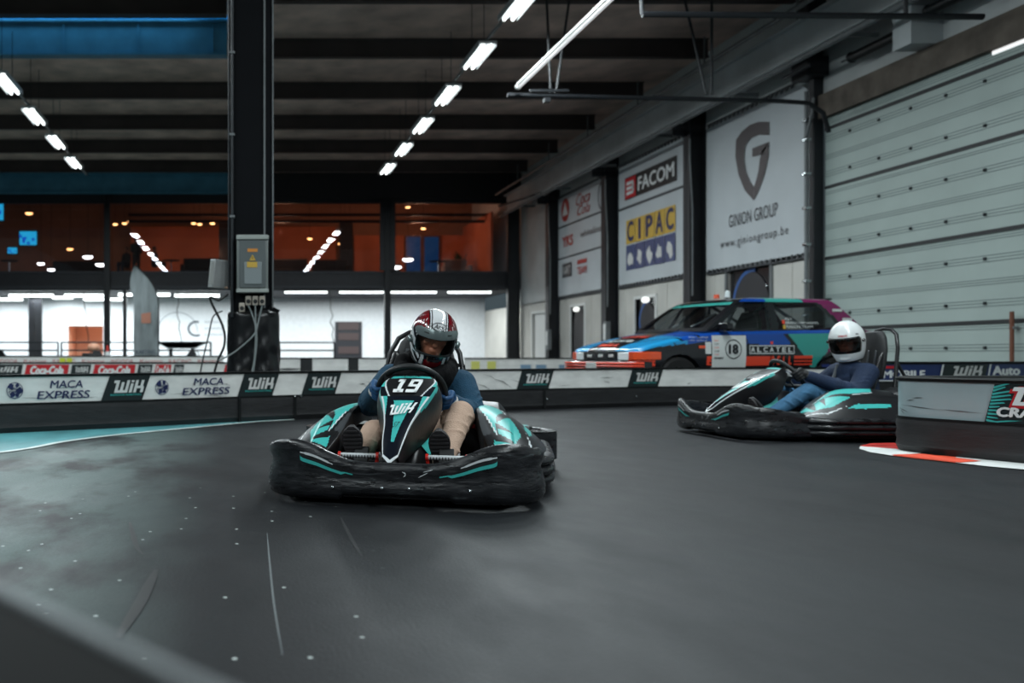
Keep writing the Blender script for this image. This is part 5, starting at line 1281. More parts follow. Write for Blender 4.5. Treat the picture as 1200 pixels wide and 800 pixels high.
    # seat with high headrest and hoop
    def seat(u, v):
        a = (u - .5) * pi * 1.0; y = sinterp(v, [0, .3, .42, .6, .8, 1], [-.08, .16, .26, .36, .42, .455]); z = sinterp(v, [0, .3, .42, .6, .8, 1], [.10, .085, .13, .32, .52, .70])
        wd = sinterp(v, [0, .35, .6, .85, 1], [.19, .215, .22, .20, .17]); dp = sinterp(v, [0, .3, .6, .9, 1], [.07, .12, .13, .07, .03])
        s_ = sin(a); c_ = 1 - cos(a)
        nrm = Vector((0, -sinterp(v, [0, .35, .6, 1], [0, .2, .9, .97]), sinterp(v, [0, .35, .6, 1], [1, .95, .4, .2])))
        return Vector((wd * s_, y, z)) + nrm * dp * c_ ** 1.5
    q = MB(); q.grid(seat, 24, 30); st_ = put('seat', q, mat('seat_shell', rgb(26, 27, 29), .4), t, smooth=60); sd = st_.modifiers.new('thick', 'SOLIDIFY'); sd.thickness = .012
    q = MB(); q.loft([[(x_, y0 + dy, z_) for x_, dy in ((-w_, 0), (-w_ * .8, -.03), (w_ * .8, -.03), (w_, 0), (w_ * .9, .03), (-w_ * .9, .03))] for y0, z_, w_ in ((.415, .48, .165), (.435, .60, .175), (.45, .48 + .24 * ht, .17), (.462, .48 + .33 * ht, .14), (.468, .48 + .39 * ht, .09))]); hp = put('headrest', q, mat('headrest_pad', rgb(30, 31, 33), .6, bump=.1), t, bevel=.014)
    q = MB()
    for x in (-.09, 0, .09): q.box((x, .408, .62), (.02, .012, .2), rot=(-.12, 0, 0))
    put('padding_ribs', q, mat('pad_rib', rgb(58, 62, 66), .4), hp, bevel=.004)
    q = MB(); q.tube([(-.27, .42, .1), (-.245, .47, .45), (-.205, .52, .48 + .25 * ht), (-.155, .545, .48 + .36 * ht), (-.09, .55, .48 + .40 * ht), (0, .55, .48 + .41 * ht), (.09, .55, .48 + .40 * ht), (.155, .545, .48 + .36 * ht), (.205, .52, .48 + .25 * ht), (.245, .47, .45), (.27, .42, .1)], .015, 10)
    q.tube([(-.22, .50, .62), (.22, .50, .62)], .011, 8); q.tube([(-.225, .50, .62), (-.26, .66, .28)], .012, 8); q.tube([(.225, .50, .62), (.26, .66, .28)], .012, 8)
    put('roll_hoop', q, KB, t)
    return t
K1 = (.976, 5.11, 0); R1 = radians(-16)
kart1 = make_kart('race_kart', 'black and teal kart number 19 cornering towards the camera', '19', K1, R1, steer=radians(-12), whl=(.0, -.27, .49), wtilt=radians(-18), ht=.84)
K2 = (4.93, 7.95, 0); R2 = radians(-90)
kart2 = make_kart('race_kart', 'black and teal kart seen from its side at the right, driver in white helmet', None, K2, R2, steer=radians(6), whl=(.0, -.27, .50), ht=1.03)
for k, (px, Y, rz, lab) in enumerate(((117, 29.5, .4, 'parked empty kart low in the pit lane between the wide pillar and peach doorway'), (216, 28.6, -.5, 'parked empty kart under the bowl stand in the pit lane'), (10, 30, 2.8, 'parked empty kart at the left edge of the pit lane'))):
    c = copy_tree(kart1); c.location = (P(px, 0, Y).x, Y, 0); c.rotation_euler = (0, 0, rz); c['label'] = lab; c['group'] = 'parked karts in the pit lane'
# traffic cone and spare helmet seen small behind the left barrier
t = thing('traffic_cone', 'small red and white cone at the foot of the slim facade post', 'cone', (P(126, 0, 31).x, 31, 0))
q = MB(); q.lathe([(.001, 1.0), (.03, 1.0), (.16, .04), (.16, .0), (.001, 0)], 16); put('cone_body', q, REDP, t)
q = MB(); q.lathe([(.066, .8), (.107, .5), (.112, .5), (.07, .8)], 16); put('white_band', q, WHITE, t)
q = MB(); q.box((0, 0, .02), (.42, .42, .04)); put('base', q, DARKP, t, bevel=.02)
t = thing('helmet_stand', 'black stand holding an orange and white helmet in front of the peach doorway', 'helmet stand', (P(106, 0, 31).x, 31, 0))
q = MB(); q.box((0, 0, .5), (.5, .4, .5)); q.box((-.2, 0, .3), (.06, .35, .6)); q.box((.2, 0, .3), (.06, .35, .6)); put('box', q, DARKP, t, bevel=.03)
q = MB(); q.ball((P(106, 0, 31).x + .12, 30.95, .93), (.21, .21, .15)); o = put('spare_helmet', q, mat('orange_white_helmet', rgb(230, 170, 140), .3)); tag(o, 'orange and white helmet lying on the black stand before the peach doorway', 'helmet')
# ------------------------------------------------------------------ riders
SKIN = mat('skin', rgb(224, 144, 112), .5); EYEW = mat('eye_white', rgb(220, 214, 208), .3); IRIS = mat('eye_iris', rgb(40, 30, 26), .2)
def head_frame(c, yaw, pitch, roll):
    return Matrix.Translation(c) @ Matrix.Rotation(yaw, 4, 'Z') @ Matrix.Rotation(pitch, 4, 'X') @ Matrix.Rotation(roll, 4, 'Y')
def helm(az, el, r=1.0):
    ce = cos(el); 
    if el < 0: ce = max(ce, 0) ** .45
    dx = sin(az) * ce; dy = -cos(az) * ce; dz = sin(el)
    X = .128 * dx; Y = (.152 if dy < 0 else .150) * dy; Z = (.150 if dz > 0 else .17) * dz
    if dz < 0:
        k = min(1, -dz / .8); fr = max(0, cos(az)); X *= 1 - .12 * k * fr - .05 * k; Y *= 1 + (.06 * k * fr if dy < 0 else -.12 * k)
    return Vector((X * r, Y * r, Z * r))
def make_helmet(t, HM, paint, mats, style):
    e0, e1, aw = -.40, .22, 1.02
    def pt(u, v, r=1.0): return HM @ helm(-pi + 2 * pi * u, -1.02 + (pi / 2 + 1.02) * v, r)
    def hole(u, v):
        az = -pi + 2 * pi * u; el = -1.02 + (pi / 2 + 1.02) * v
        return e0 < el < e1 and abs(az) < aw * (1 - .12 * ((el - (e0 + e1) / 2) / .35) ** 2)
    q = MB(); q.grid(pt, 150, 110, lambda u, v: None if hole(u, v) else paint(-pi + 2 * pi * u, -1.02 + (pi / 2 + 1.02) * v), flip=True); h = put('helmet', q, mats, t, smooth=60)
    q = MB(); q.grid(lambda u, v: pt(u, v, .93), 50, 30, lambda u, v: None if hole(u, v) else 0); 
    rim = [HM @ helm(-pi + 2 * pi * k / 40, -1.02, .97) for k in range(40)]; q.tube(rim, .009, 8, closed=True)
    put('lining', q, DARKP, h)
    pr = []
    for k in range(24): a = -aw + 2 * aw * k / 23; pr.append(HM @ helm(a, e1, .985))
    for k in range(24): a = aw - 2 * aw * k / 23; pr.append(HM @ helm(a, e0, .985))
    q = MB(); q.tube(pr, .007, 8, closed=True); put('port_seal', q, DARKP, h)
    return h
def hand(q, wrist, G, T, e1, r=.0095, side=1, R_=.029, fat=0.0):
    T = Vector(T).normalized(); e1 = Vector(e1); e1 = (e1 - T * e1.dot(T)).normalized(); e2 = T.cross(e1) * side; G = Vector(G); wrist = Vector(wrist)
    rr = (.0095, .0105, .0105, .0095); le = (225, 240, 235, 215)
    for k, o in enumerate((-.034, -.0115, .0115, .033)):
        pts = [wrist.lerp(G + e1 * .045 + T * o * .8, .35) + T * o * .3]
        for a in (8, 70, 130, 185, le[k]):
            a = radians(a); pts.append(G + T * o + (e1 * cos(a) + e2 * sin(a)) * (R_ + (.012 if a < .5 else 0)))
        q.limb(pts, [x_ + fat for x_ in (.016, .0135, rr[k], rr[k] * .95, rr[k] * .9, rr[k] * .82)], 10)
    q.limb([wrist, wrist.lerp(G + e1 * .04, .7)], [.026 + fat, .03 + fat], 12); q.limb([G + e1 * .042 - T * .025, G + e1 * .042 + T * .025], [.018 + fat, .018 + fat], 12)
    b = wrist.lerp(G + e1 * .04, .45) + T * .026 * 1
    pts = [b]
    for a, o in ((-35, .045), (-85, .05), (-125, .046)):
        a = radians(a); pts.append(G + T * o + (e1 * cos(a) + e2 * sin(a)) * (R_ + .004))
    q.limb(pts, [x_ + fat for x_ in (.017, .013, .0115, .010)], 10)
def rider(name, label, loc, rz, J, cloth, helmet_fn, grips):
    t = thing(name, label, 'person', loc, rz)
    HM = head_frame(J['head'], *J['hrot'])
    b = MB()
    b.limb([J['pelvis'], J['lumbar'], J['chest'], J['neck']], [.115, .11, .12, .055]); b.limb([J['neck'], HM @ Vector((0, .01, -.07))], [.052, .055])
    b.limb([J['sh'][0], J['sh'][1]], [.05, .05])
    b.ball(J['head'], (.074, .093, .112), rot=HM.to_euler(), nu=28, nv=20)
    def hb(c, r): b.ball(HM @ Vector(c), r, rot=HM.to_euler(), nu=14, nv=10)
    hb((0, -.04, -.066), (.05, .052, .05)); hb((0, -.097, -.008), (.0125, .02, .026)); hb((0, -.104, -.022), (.018, .014, .012)); hb((0, -.088, -.05), (.026, .012, .006)); hb((0, -.087, -.061), (.022, .012, .006))
    for s in (-1, 1):
        hb((s * .032, -.086, .035), (.024, .012, .006)); hb((s * .045, -.07, -.01), (.02, .02, .018)); hb((s * .075, .005, 0), (.008, .018, .03))
        i = 0 if s < 0 else 1
        b.limb([J['sh'][i], J['el'][i], J['wr'][i]], [.046, .038, .026]); hand(b, J['wr'][i], *grips[i], side=s, fat=-.0015)
        b.limb([J['hip'][i], J['kn'][i], J['an'][i]], [.078, .052, .036]); b.limb([J['an'][i], Vector(J['an'][i]).lerp(Vector(J['toe'][i]), .45) + Vector((0, .02, .0))], [.034, .02])
    put('body', b, SKIN, t, remesh=.0075, smoothit=1)
    for s in (-1, 1):
        q = MB(); q.ball(HM @ Vector((s * .031, -.083, .017)), .0125, 0, 12, 8); q.ball(HM @ Vector((s * .031, -.0935, .014)), .0045, 1, 8, 6); put('eye', q, [EYEW, IRIS], t)
    # top
    q = MB(); q.limb([J['pelvis'] + Vector((0, 0, .02)), J['lumbar'], J['chest'], J['neck'] + Vector((0, .0, -.05))], [.15, .15, .165, .11])
    q.limb([J['sh'][0], J['sh'][1]], [.088, .088])
    for i in (0, 1):
        q.limb([J['sh'][i], J['el'][i], J['wr'][i]], [.088, .072, .048])
        e = Vector(J['el'][i]); 
        for f_ in (.25, .45, .62): pp = Vector(J['sh'][i]).lerp(e, f_); q.ball(pp + Vector((0, -.01, -.012)), (.094, .090, .013), rot=(0, (-1 if i else 1) * .6, 0))
        for f_ in (.2, .4): pp = e.lerp(Vector(J['wr'][i]), f_); q.ball(pp, (.076, .015, .074))
    for f_ in (.2, .45, .7): pp = J['pelvis'].lerp(J['chest'], f_); q.ball(pp + Vector((0, -.01, 0)), (.183, .18, .013), rot=(.1, .12 - .2 * f_, 0))
    top = put('sweater', q, cloth['top'], t, remesh=.008, smoothit=3)
    for i in (0, 1):
        q = MB(); w_ = Vector(J['wr'][i]); d = (w_ - Vector(J['el'][i])).normalized(); q.limb([w_ - d * .035, w_ + d * .002], [.043, .038]); put('cuff', q, cloth['cuff'], top, remesh=.006, smoothit=1)
    # trousers
    q = MB(); q.limb([J['hip'][0], J['hip'][1]], [.12, .12])
    for i in (0, 1):
        h_, k_, a_ = Vector(J['hip'][i]), Vector(J['kn'][i]), Vector(J['an'][i]); q.limb([h_, k_, a_], [.10, .067, .05])
        for f_ in (.12, .3, .5, .72): q.ball(k_.lerp(a_, f_), (.077 - .012 * f_, .075 - .014 * f_, .011), rot=(-.5 + .3 * sin(f_ * 20), .35 * cos(f_ * 17), 0))
        for f_ in (.7, .85): q.ball(h_.lerp(k_, f_), (.098, .011, .094), rot=(.5, .2, .2 if f_ > .8 else -.2))
    put('trousers', q, cloth['legs'], t, remesh=.008, smoothit=3)
    # shoes
    for i in (0, 1):
        heel = Vector(J['an'][i]) + Vector((0, -.02, -.045)); toe = Vector(J['toe'][i]); L_ = (toe - heel).normalized(); n_ = Vector((0, -1, 0)); n_ = (n_ - L_ * n_.dot(L_)).normalized(); x_ = L_.cross(n_); ln = (toe - heel).length + .03
        def outl(f, k):  # half width of the outline
            return sinterp(f, [0, .12, .4, .7, .88, 1.0], [.018, .034, .032, .045, .038, .012]) * k
        q = MB(); rings = []
        for f in [j / 12 for j in range(13)]:
            c = heel - L_ * .015 + L_ * ln * f; hw = outl(f, 1.0); hh = sinterp(f, [0, .3, .6, 1], [.075, .08, .055, .02])
            rings.append([c + x_ * hw * cos(a) - n_ * max(hh * (sin(a) * .5 + .5), 0) for a in [2 * pi * k / 14 for k in range(14)]])
        q.loft(rings); sh = put('shoe', q, cloth['shoe'], t, smooth=60)
        q = MB(); rings = []
        for f in [j / 12 for j in range(13)]:
            c = heel - L_ * .018 + L_ * (ln + .006) * f; hw = outl(f, 1.12); rings.append([c - x_ * hw, c + x_ * hw, c + x_ * hw + n_ * .016, c - x_ * hw + n_ * .016])
        q.loft(rings)
        for k in range(11):
            f = .08 + .85 * k / 10; c = heel - L_ * .018 + L_ * ln * f + n_ * .018; hw = outl(f, .95); u_ = L_ * .004; q.add([c - x_ * hw - u_ + n_ * .004, c + x_ * hw - u_ + n_ * .004, c + x_ * hw + u_ + n_ * .004, c - x_ * hw + u_ + n_ * .004, c - x_ * hw - u_ - n_ * .004, c + x_ * hw - u_ - n_ * .004, c + x_ * hw + u_ - n_ * .004, c - x_ * hw + u_ - n_ * .004], [(0, 1, 2, 3), (0, 4, 5, 1), (2, 6, 7, 3), (1, 5, 6, 2), (0, 3, 7, 4)])
        put('sole', q, cloth['sole'], sh, smooth=20)
    # gloves
    for i in (0, 1):
        q = MB(); G_, T_, e_ = grips[i]; hand(q, J['wr'][i], G_, T_, e_, side=(-1, 1)[i], R_=.030, fat=.003)
        w_ = Vector(J['wr'][i]); d = (w_ - Vector(J['el'][i])).normalized(); q.limb([w_ - d * .03, w_ + d * .02], [.036, .034])
        s0 = list(q.v)
        q.v = s0; g = put('glove', q, cloth['glove'], t, remesh=.0045, smoothit=1)
        q = MB(); q.limb([w_ - d * .012, w_ + d * .014], [.045, .041], 18); put('glove_cuff', q, cloth['gcuff'], g, smooth=60)
    return t, HM
V3 = Vector
def wpt(W, a, wt=0.0, R=.168): return V3(W) + V3((R * cos(a), R * sin(a) * .616, -R * sin(a) * .788))
def wtan(a): return V3((-sin(a), cos(a) * .616, -cos(a) * .788))
# rider of kart 19
W1 = (0, -.27, .49); aL = pi + .02; aR = .30
gL, gR = wpt(W1, aL), wpt(W1, aR)
J1 = dict(pelvis=V3((0, .24, .19)), lumbar=V3((0, .27, .31)), chest=V3((.03, .23, .46)), neck=V3((.04, .18, .60)), head=V3((.085, .10, .785)), hrot=(radians(10), radians(20), radians(9)),
          sh=[V3((-.155, .19, .545)), V3((.225, .19, .515))], el=[V3((-.255, .03, .41)), V3((.30, .06, .345))], wr=[gL + V3((-.03, .075, -.01)), gR + V3((.045, .07, -.02))],
          hip=[V3((-.10, .18, .17)), V3((.10, .18, .17))], kn=[V3((-.20, -.24, .275)), V3((.245, -.21, .38))], an=[V3((-.235, -.60, .165)), V3((.175, -.575, .165))], toe=[V3((-.245, -.69, .325)), V3((.165, -.685, .315))])
blue = mat('blue_sweater', rgb(12, 62, 88), .85, var=.12, vscale=12, bump=.4, bscale=160); beige = mat('beige_trousers', rgb(190, 160, 140), .85, var=.08, vscale=10, bump=.3, bscale=120)
sole = mat('shoe_sole', rgb(42, 40, 42), .7); shoe1 = mat('dark_shoe', rgb(34, 34, 38), .6); glb = mat('glove_blue', rgb(24, 76, 122), .6); glw = mat('glove_white', rgb(200, 198, 192), .6)
cl1 = dict(top=blue, cuff=blue, legs=beige, shoe=shoe1, sole=sole, glove=glb, gcuff=glw)
t1, HM1 = rider('person', 'person in blue sweater, beige trousers and red and white helmet steering kart number 19', K1, R1, J1, cl1, None, [(gL, -wtan(aL), V3((-.55, .85, .1))), (gR, wtan(aR), V3((.6, .8, .1)))])
HR = mat('helmet_dark_red', rgb(112, 14, 24), .15, coat=.6); HW = mat('helmet_white', rgb(214, 216, 218), .15, coat=.6); HB = mat('helmet_black', rgb(18, 18, 22), .15, coat=.6); HS = mat('helmet_silver', rgb(120, 132, 132), .25, .5)
def paint1(az, el):
    p = helm(az, el); ax = abs(p.x)
    if p.y > .06 and el < 1.0: return 1 if ax < .09 else 0
    if el > .34 or p.y > -.02 and el > .1:
        if ax < .036: return 1
        if ax < .041: return 2
        if ax < .047: return 1
        if ax < .053: return 2
        if ax > .118: return 1
        n = 1.3 * sin(az * 34 + 2 * sin(el * 7)) + .9 * sin(el * 15 - az * 9) + .4 * sin(az * 61 + el * 5)
        if el < .95 and ax > .062 and n > 1.6: return 1
        if el < .75 and n < -1.5: return 2
        return 0
    if abs(az) > 1.0 and el > -.45: return 1 if (sin(az * 9 + el * 14) > -.35) else 2
    if ax < .046 and p.y < 0: return 0 if el < -.60 else 2
    if ax < .052 and p.y < 0: return 2
    if ax < .068 and p.y < 0: return 1
    if ax < .074 and p.y < 0: return 2
    return 1 if sin(az * 14 + el * 10) > .2 else 2
h1 = make_helmet(t1, HM1, paint1, [HR, HW, HB, HS], 1)
def shell(az0, az1, el0, el1, r, HM, nu=40, nv=12, taper=.0):
    q = MB(); q.grid(lambda u, v: HM @ helm((az0 + (az1 - az0) * u) * (1 - taper * abs(v - .5) ** 2 * 2), el0 + (el1 - el0) * v, r), nu, nv, flip=True); return q
VIS = glass('visor_clear', (.86, .88, .89, 1), 1.3)
put('visor', shell(-1.18, 1.18, -.44, .24, 1.035, HM1), VIS, h1, smooth=60)
q = shell(-1.2, 1.2, .20, .52, 1.042, HM1, 50, 10, .5); vs1 = put('visor_strip', q, HS, h1, smooth=60)
for a0 in (-.62, .42):
    put('visor_vent', shell(a0, a0 + .22, .345, .385, 1.05, HM1, 8, 2), DARKP, vs1, smooth=0)
def ontop(az0, el0, HM, r=1.03, k=7.2): return lambda x, y: HM @ helm(az0 + x * k, el0 + y * 6.6, r)
fnA = ontop(0.0, .66, HM1, 1.025)
q = MB(); q.mapped(*ellipse2(0, 0, .052, .0245, 36), fnA, 0); o = put('logo', q, HB, h1, smooth=0)
q = MB(); q.mapped(*ellipse2(0, 0, .047, .020, 36), ontop(0, .66, HM1, 1.029), 0); put('logo', q, HW, h1, smooth=0)
q = MB(); q.mapped(*cut2d(*shape_text('Arai', -.036, -.0125, .036, .014, shear=.25), 8, 4), ontop(0, .66, HM1, 1.034), 0); put('lettering', q, HB, h1, smooth=0)
for s in (-1, 1):
    q = MB(); q.limb([HM1 @ helm(s * 1.35, -.1, 1.02), HM1 @ helm(s * 1.28, -.12, 1.035)], [.02, .017], 16)
    put('visor_pivot', q, HS, h1)
q = MB(); q.grid(lambda u, v: HM1 @ helm(-.3 + .6 * u, -.62 + .1 * v, 1.02 + .02 * sin(pi * v)), 12, 6, flip=True); put('chin_vent', q, HB, h1)
# neck brace
def brace(t, c, R, r, tiltx, mt, squash=1.25):
    M_ = Matrix.Translation(c) @ Matrix.Rotation(tiltx, 4, 'X'); q = MB(); rings = []
    for k in range(48):
        a = 2 * pi * k / 48; cc = V3((R * cos(a), R * sin(a) * .95, 0)); rad = V3((cos(a), sin(a), 0))
        rr = r * (1 + .06 * sin(a * 5) + .05 * sin(a * 9 + 1)); 
        if cos(a - (-pi / 2)) > .96: rr *= .9
        rings.append([M_ @ (cc + rad * rr * cos(b_) + V3((0, 0, rr * squash * sin(b_)))) for b_ in [2 * pi * j / 16 for j in range(16)]])
    q.loft(rings, closed=True); return put('neck_brace', q, mt, t, smooth=80)
brace(t1, V3((.035, .14, .598)), .122, .056, radians(33), mat('neck_brace_foam', rgb(6, 6, 8), .85, spec=.2, bump=.5, bscale=30), 1.35)
# rider of the second kart
W2 = (0, -.27, .50); bL = pi + .15; bR = -.1
gL, gR = wpt(W2, bL), wpt(W2, bR)
J2 = dict(pelvis=V3((0, .30, .19)), lumbar=V3((0, .34, .32)), chest=V3((0, .31, .46)), neck=V3((0, .26, .585)), head=V3((-.0, .235, .805)), hrot=(radians(42), radians(12), radians(-3)),
          sh=[V3((-.185, .28, .53)), V3((.185, .28, .53))], el=[V3((-.28, .10, .37)), V3((.29, .12, .37))], wr=[gL + V3((-.02, .08, -.01)), gR + V3((.03, .08, -.01))],
          hip=[V3((-.10, .24, .17)), V3((.10, .24, .17))], kn=[V3((-.18, -.24, .39)), V3((.20, -.22, .385))], an=[V3((-.2, -.58, .165)), V3((.21, -.575, .16))], toe=[V3((-.2, -.69, .32)), V3((.21, -.685, .315))])
navyj = mat('navy_jacket', rgb(10, 34, 64), .8, var=.15, vscale=12, bump=.4, bscale=120); jeans = mat('jeans', rgb(58, 104, 138), .85, var=.22, vscale=22, bump=.3, bscale=160); glk = mat('glove_black', rgb(22, 22, 24), .6)
cl2 = dict(top=navyj, cuff=navyj, legs=jeans, shoe=shoe1, sole=sole, glove=glk, gcuff=glk)
t2, HM2 = rider('person', 'person in navy jacket, blue jeans and plain white helmet driving the right kart', K2, R2, J2, cl2, None, [(gL, -wtan(bL), V3((-.5, .9, .1))), (gR, wtan(bR), V3((.5, .9, .1)))])
HM2 = HM2 @ Matrix.Diagonal((1.04, 1.04, 1.14, 1))
HWH = mat('helmet_plain_white', rgb(226, 230, 230), .22, coat=.4)
h2 = make_helmet(t2, HM2, lambda az, el: 1 if (-.47 < el < .28 and abs(az) < 1.1) else 0, [HWH, HB], 2)
put('visor', shell(-1.15, 1.15, -.42, .20, 1.03, HM2), glass('visor_smoke', (.30, .28, .27, 1), 1.5), h2, smooth=60)
for s in (-1, 1): q = MB(); q.limb([HM2 @ helm(s * 1.32, .02, 1.01), HM2 @ helm(s * 1.28, .02, 1.03)], [.014, .012], 12); put('visor_pivot', q, HB, h2)
q = MB(); q.mapped(*shape_text('SPARCO', -.036, 0, .036, .013, bold=.03), ontop(0.1, .34, HM2, 1.02), 0); put('lettering', q, RED, h2, smooth=0)
q = MB(); q.mapped(*shape_text('SNELL', 0, 0, .03, .010, bold=.02), ontop(.85, .36, HM2, 1.02), 0); put('lettering', q, gtx, h2, smooth=0)
q = MB(); q.grid(lambda u, v: HM2 @ helm(-.5 + 1.0 * u, -.86 + .2 * v, 1.0 + .05 * sin(pi * v) * sin(pi * u)), 20, 8, flip=True); put('chin_bar', q, HWH, h2)
# shirt front and strap
greysh = mat('dark_grey_shirt', rgb(44, 46, 54), .8); bb = mat('bright_blue_trim', rgb(28, 82, 176), .7); gs = mat('grey_strap', rgb(104, 108, 112), .7)
q = MB(); q.grid(lambda u, v: V3(((u - .5) * .2 * (1 - .25 * v), .20 - .075 * cos((u - .5) * 2.2) + .02 + .02 * v, .25 + .27 * v)), 12, 10, flip=False); put('shirt_front', q, greysh, t2)
q = MB(); q.grid(lambda u, v: V3(((u - .5) * .22, .185 - .075 * cos((u - .5) * 2.2) + .005, .315 + .025 * v + .02 * u)), 12, 2); put('blue_trim', q, bb, t2)
q = MB(); q.tube([V3((-.06, .11, .30)), V3((-.05, .118, .40)), V3((-.03, .15, .52)), V3((-.02, .17, .60))], .013, 8); put('chest_strap', q, gs, t2)

# ------------------------------------------------------------------ rally car (nose towards -X, near side -Y)
WB = 2.45; ARC = .335
CB = mat('car_black', rgb(18, 19, 24), .18, coat=.4); CBL = mat('car_blue', rgb(18, 72, 158), .2, coat=.4); CCY = mat('car_cyan', rgb(28, 140, 196), .2, coat=.4); CTE = mat('car_teal', rgb(58, 158, 148), .22, coat=.4); CPU = mat('car_purple', rgb(118, 18, 82), .22, coat=.4); COR = mat('car_orange', rgb(232, 74, 48), .3); CWH = mat('car_white', rgb(214, 218, 216), .3)
XS = [-.62, -.60, -.55, -.33, 0, .5, 1.2, 2.0, 2.6, 3.0, 3.12, 3.16]
WS = [.60, .70, .755, .80, .82, .825, .83, .83, .81, .77, .72, .66]         # half width
SH = [.66, .68, .70, .76, .83, .90, .925, .94, .95, .95, .93, .88]           # shoulder height
CT = [.68, .70, .73, .80, .88, .965, .96, .96, .96, .96, .95, .90]           # centre height
def lower(u, v):
    x = -.62 + 3.78 * u; w_ = sinterp(x, XS, WS); sh = sinterp(x, XS, SH); ct = sinterp(x, XS, CT); sy = -1 if v < .5 else 1; k = abs(v - .5) * 2  # k: 0 centre top, 1 sill
    if k < .35: t_ = k / .35; y = w_ * .90 * t_; z = ct + (sh + .015 - ct) * t_ ** 2
    elif k < .45: t_ = (k - .35) / .10; y = w_ * (.90 + .095 * sin(t_ * pi / 2)); z = sh + .015 - .055 * (1 - cos(t_ * pi / 2))
    else: t_ = (k - .45) / .55; zt = sh - .04; z = zt + (.17 - zt) * t_; y = w_ * (.995 + .02 * sin(min(1, t_ * 1.6) * pi) * .8 - .05 * t_ ** 3)
    xx = x
    return V3((xx, sy * y, z))
def car_paint(u, v):
    p = lower(u, v); x, z = p.x, p.z; near = v < .5; k = abs(v - .5) * 2
    for wx in (0, WB):
        if k > .45 and (x - wx) ** 2 + (z - .30) ** 2 < ARC ** 2 and z > .0: return None
        if k > .45 and (x - wx) ** 2 + (z - .30) ** 2 < (ARC + .05) ** 2: return 0
    if k <= .45:
        if x < .5:
            ay = abs(p.y)
            if ay < .30 + .2 * (x + .62) * .3: return 0
            if ay < .34: return 0
            if abs((x + .25) - (ay - .5) * .9) < .02 or abs((x - .12) - (ay - .6) * .8) < .015: return 0
            return 2 if x < .05 else 1
        if x > 2.7: return 4
        return 1
    # flank
    if z < .46: return 0
    if .49 < z < .61 and (x < -.36 or .40 < x < 2.05):
        if abs(z - .53) < .006 or abs(z - .57) < .006: return 0
        return 5
    if x < .46:
        lo = .70 + .10 * (x + .62) / 1.1
        if z > lo:
            if abs((x + .12) - (z - .8) * -1.2) < .014: return 0
            return 2 if x < .0 else (2 if z < .85 and x < .12 else 1)
        return 0
    s_ = x + (z - .78) * 1.0
    if x > 1.30 and s_ < 2.6 and x > 1.62 + (.95 - z) * .85: return 3 if x + (z - .95) * -.6 < 2.25 + .2 else 4
    if z > .76 and x < 1.54 + (.95 - z) * .85 and x < 2.2:
        if abs(x - (.88 + (.95 - z) * .9)) < .015: return 0
        return 1
    if x > 2.4: return 4 if z > .6 else 0
    return 0
car = thing('rally_car', 'blue, teal and purple rally hatchback number 18 standing behind the barrier', 'car', (5.90, 13.72, 0), radians(12)); CS = 1.04; car.scale = (CS, CS, 1.09)
CM = [CB, CBL, CCY, CTE, CPU, COR, CWH]
q = MB(); q.grid(lower, 200, 130, car_paint, flip=False)
for e_ in (0, 1):
    n_ = 40; q.add([lower(e_, k / n_) for k in range(n_ + 1)], [tuple(range(n_ + 1))[:: (1 if e_ else -1)]], 0 if e_ == 0 else 4)
body = put('body', q, CM, car, smooth=50)
# greenhouse
ZR = [.93, 1.05, 1.2, 1.32, 1.365, 1.385]; XF = [.42, .60, .83, 1.03, 1.16, 1.40]; XB = [2.98, 2.86, 2.70, 2.56, 2.44, 2.2]; HWG = [.775, .745, .70, .655, .60, .45]
def gh(u, v):  # u around (0..1), v up
    z = .93 + .455 * v; xf = sinterp(z, ZR, XF); xb = sinterp(z, ZR, XB); hw = sinterp(z, ZR, HWG)
    a = u * 4
    if a < 1: t_ = a; x = xf + (xb - xf) * t_; y = -hw * (1 + .02 * sin(pi * t_))
    elif a < 2: t_ = a - 1; x = xb + .05 * sin(pi * t_); y = -hw + 2 * hw * t_
    elif a < 3: t_ = a - 2; x = xb + (xf - xb) * t_; y = hw * (1 + .02 * sin(pi * t_))
    else: t_ = a - 3; x = xf - .10 * sin(pi * t_) ** .8; y = hw - 2 * hw * t_
    return V3((x, y, z))
def gh_paint(u, v):
    p = gh(u, v); x, z = p.x, p.z; a = u * 4; vv = v
    if vv > .86: # roof edge
        if a < 1 or 2 < a < 3: return 1 if .95 < x < 1.45 else (3 if 1.45 <= x < 2.05 else (4 if x >= 2.05 else 0))
        return 0 if a > 3 else 4
    if vv < .06: return 0
    if a < 1 or 2 < a < 3:
        xf = sinterp(z, ZR, XF) + .10; xb = sinterp(z, ZR, XB) - .34
        if x < xf - .0: return 0
        if xf <= x < 1.44: return 7
        if 1.44 <= x < 1.56: return 0
        if x < xb - .02: return 7
        if x < xb + .06: return 0
        return 4
    t_ = (a % 1)
    if a > 3:
        if vv > .78 and .05 < t_ < .95: return 3
        return 7 if .06 < t_ < .94 and vv > .1 else 0
    return 7 if .12 < t_ < .88 and .15 < vv < .8 else 4
CG = glass('car_glass', (.45, .48, .49, 1), 1.5)
q = MB(); q.grid(gh, 240, 48, gh_paint)
put('greenhouse', q, CM + [CG], car, smooth=50)
q = MB(); q.grid(lambda u, v: (lambda w_: V3((1.40 - .0 + (2.2 - 1.40) * u + (-.24 * (1 - u) + .24 * u) * 0, (v - .5) * 2 * w_, 1.385 + .022 * sin(pi * v) * sin(pi * min(max(u, .05), .95)))))(.45), 20, 12, lambda u, v: (1 if u < .3 else 3) , flip=True)
rf = put('roof', q, CM, car)
n_ = 60
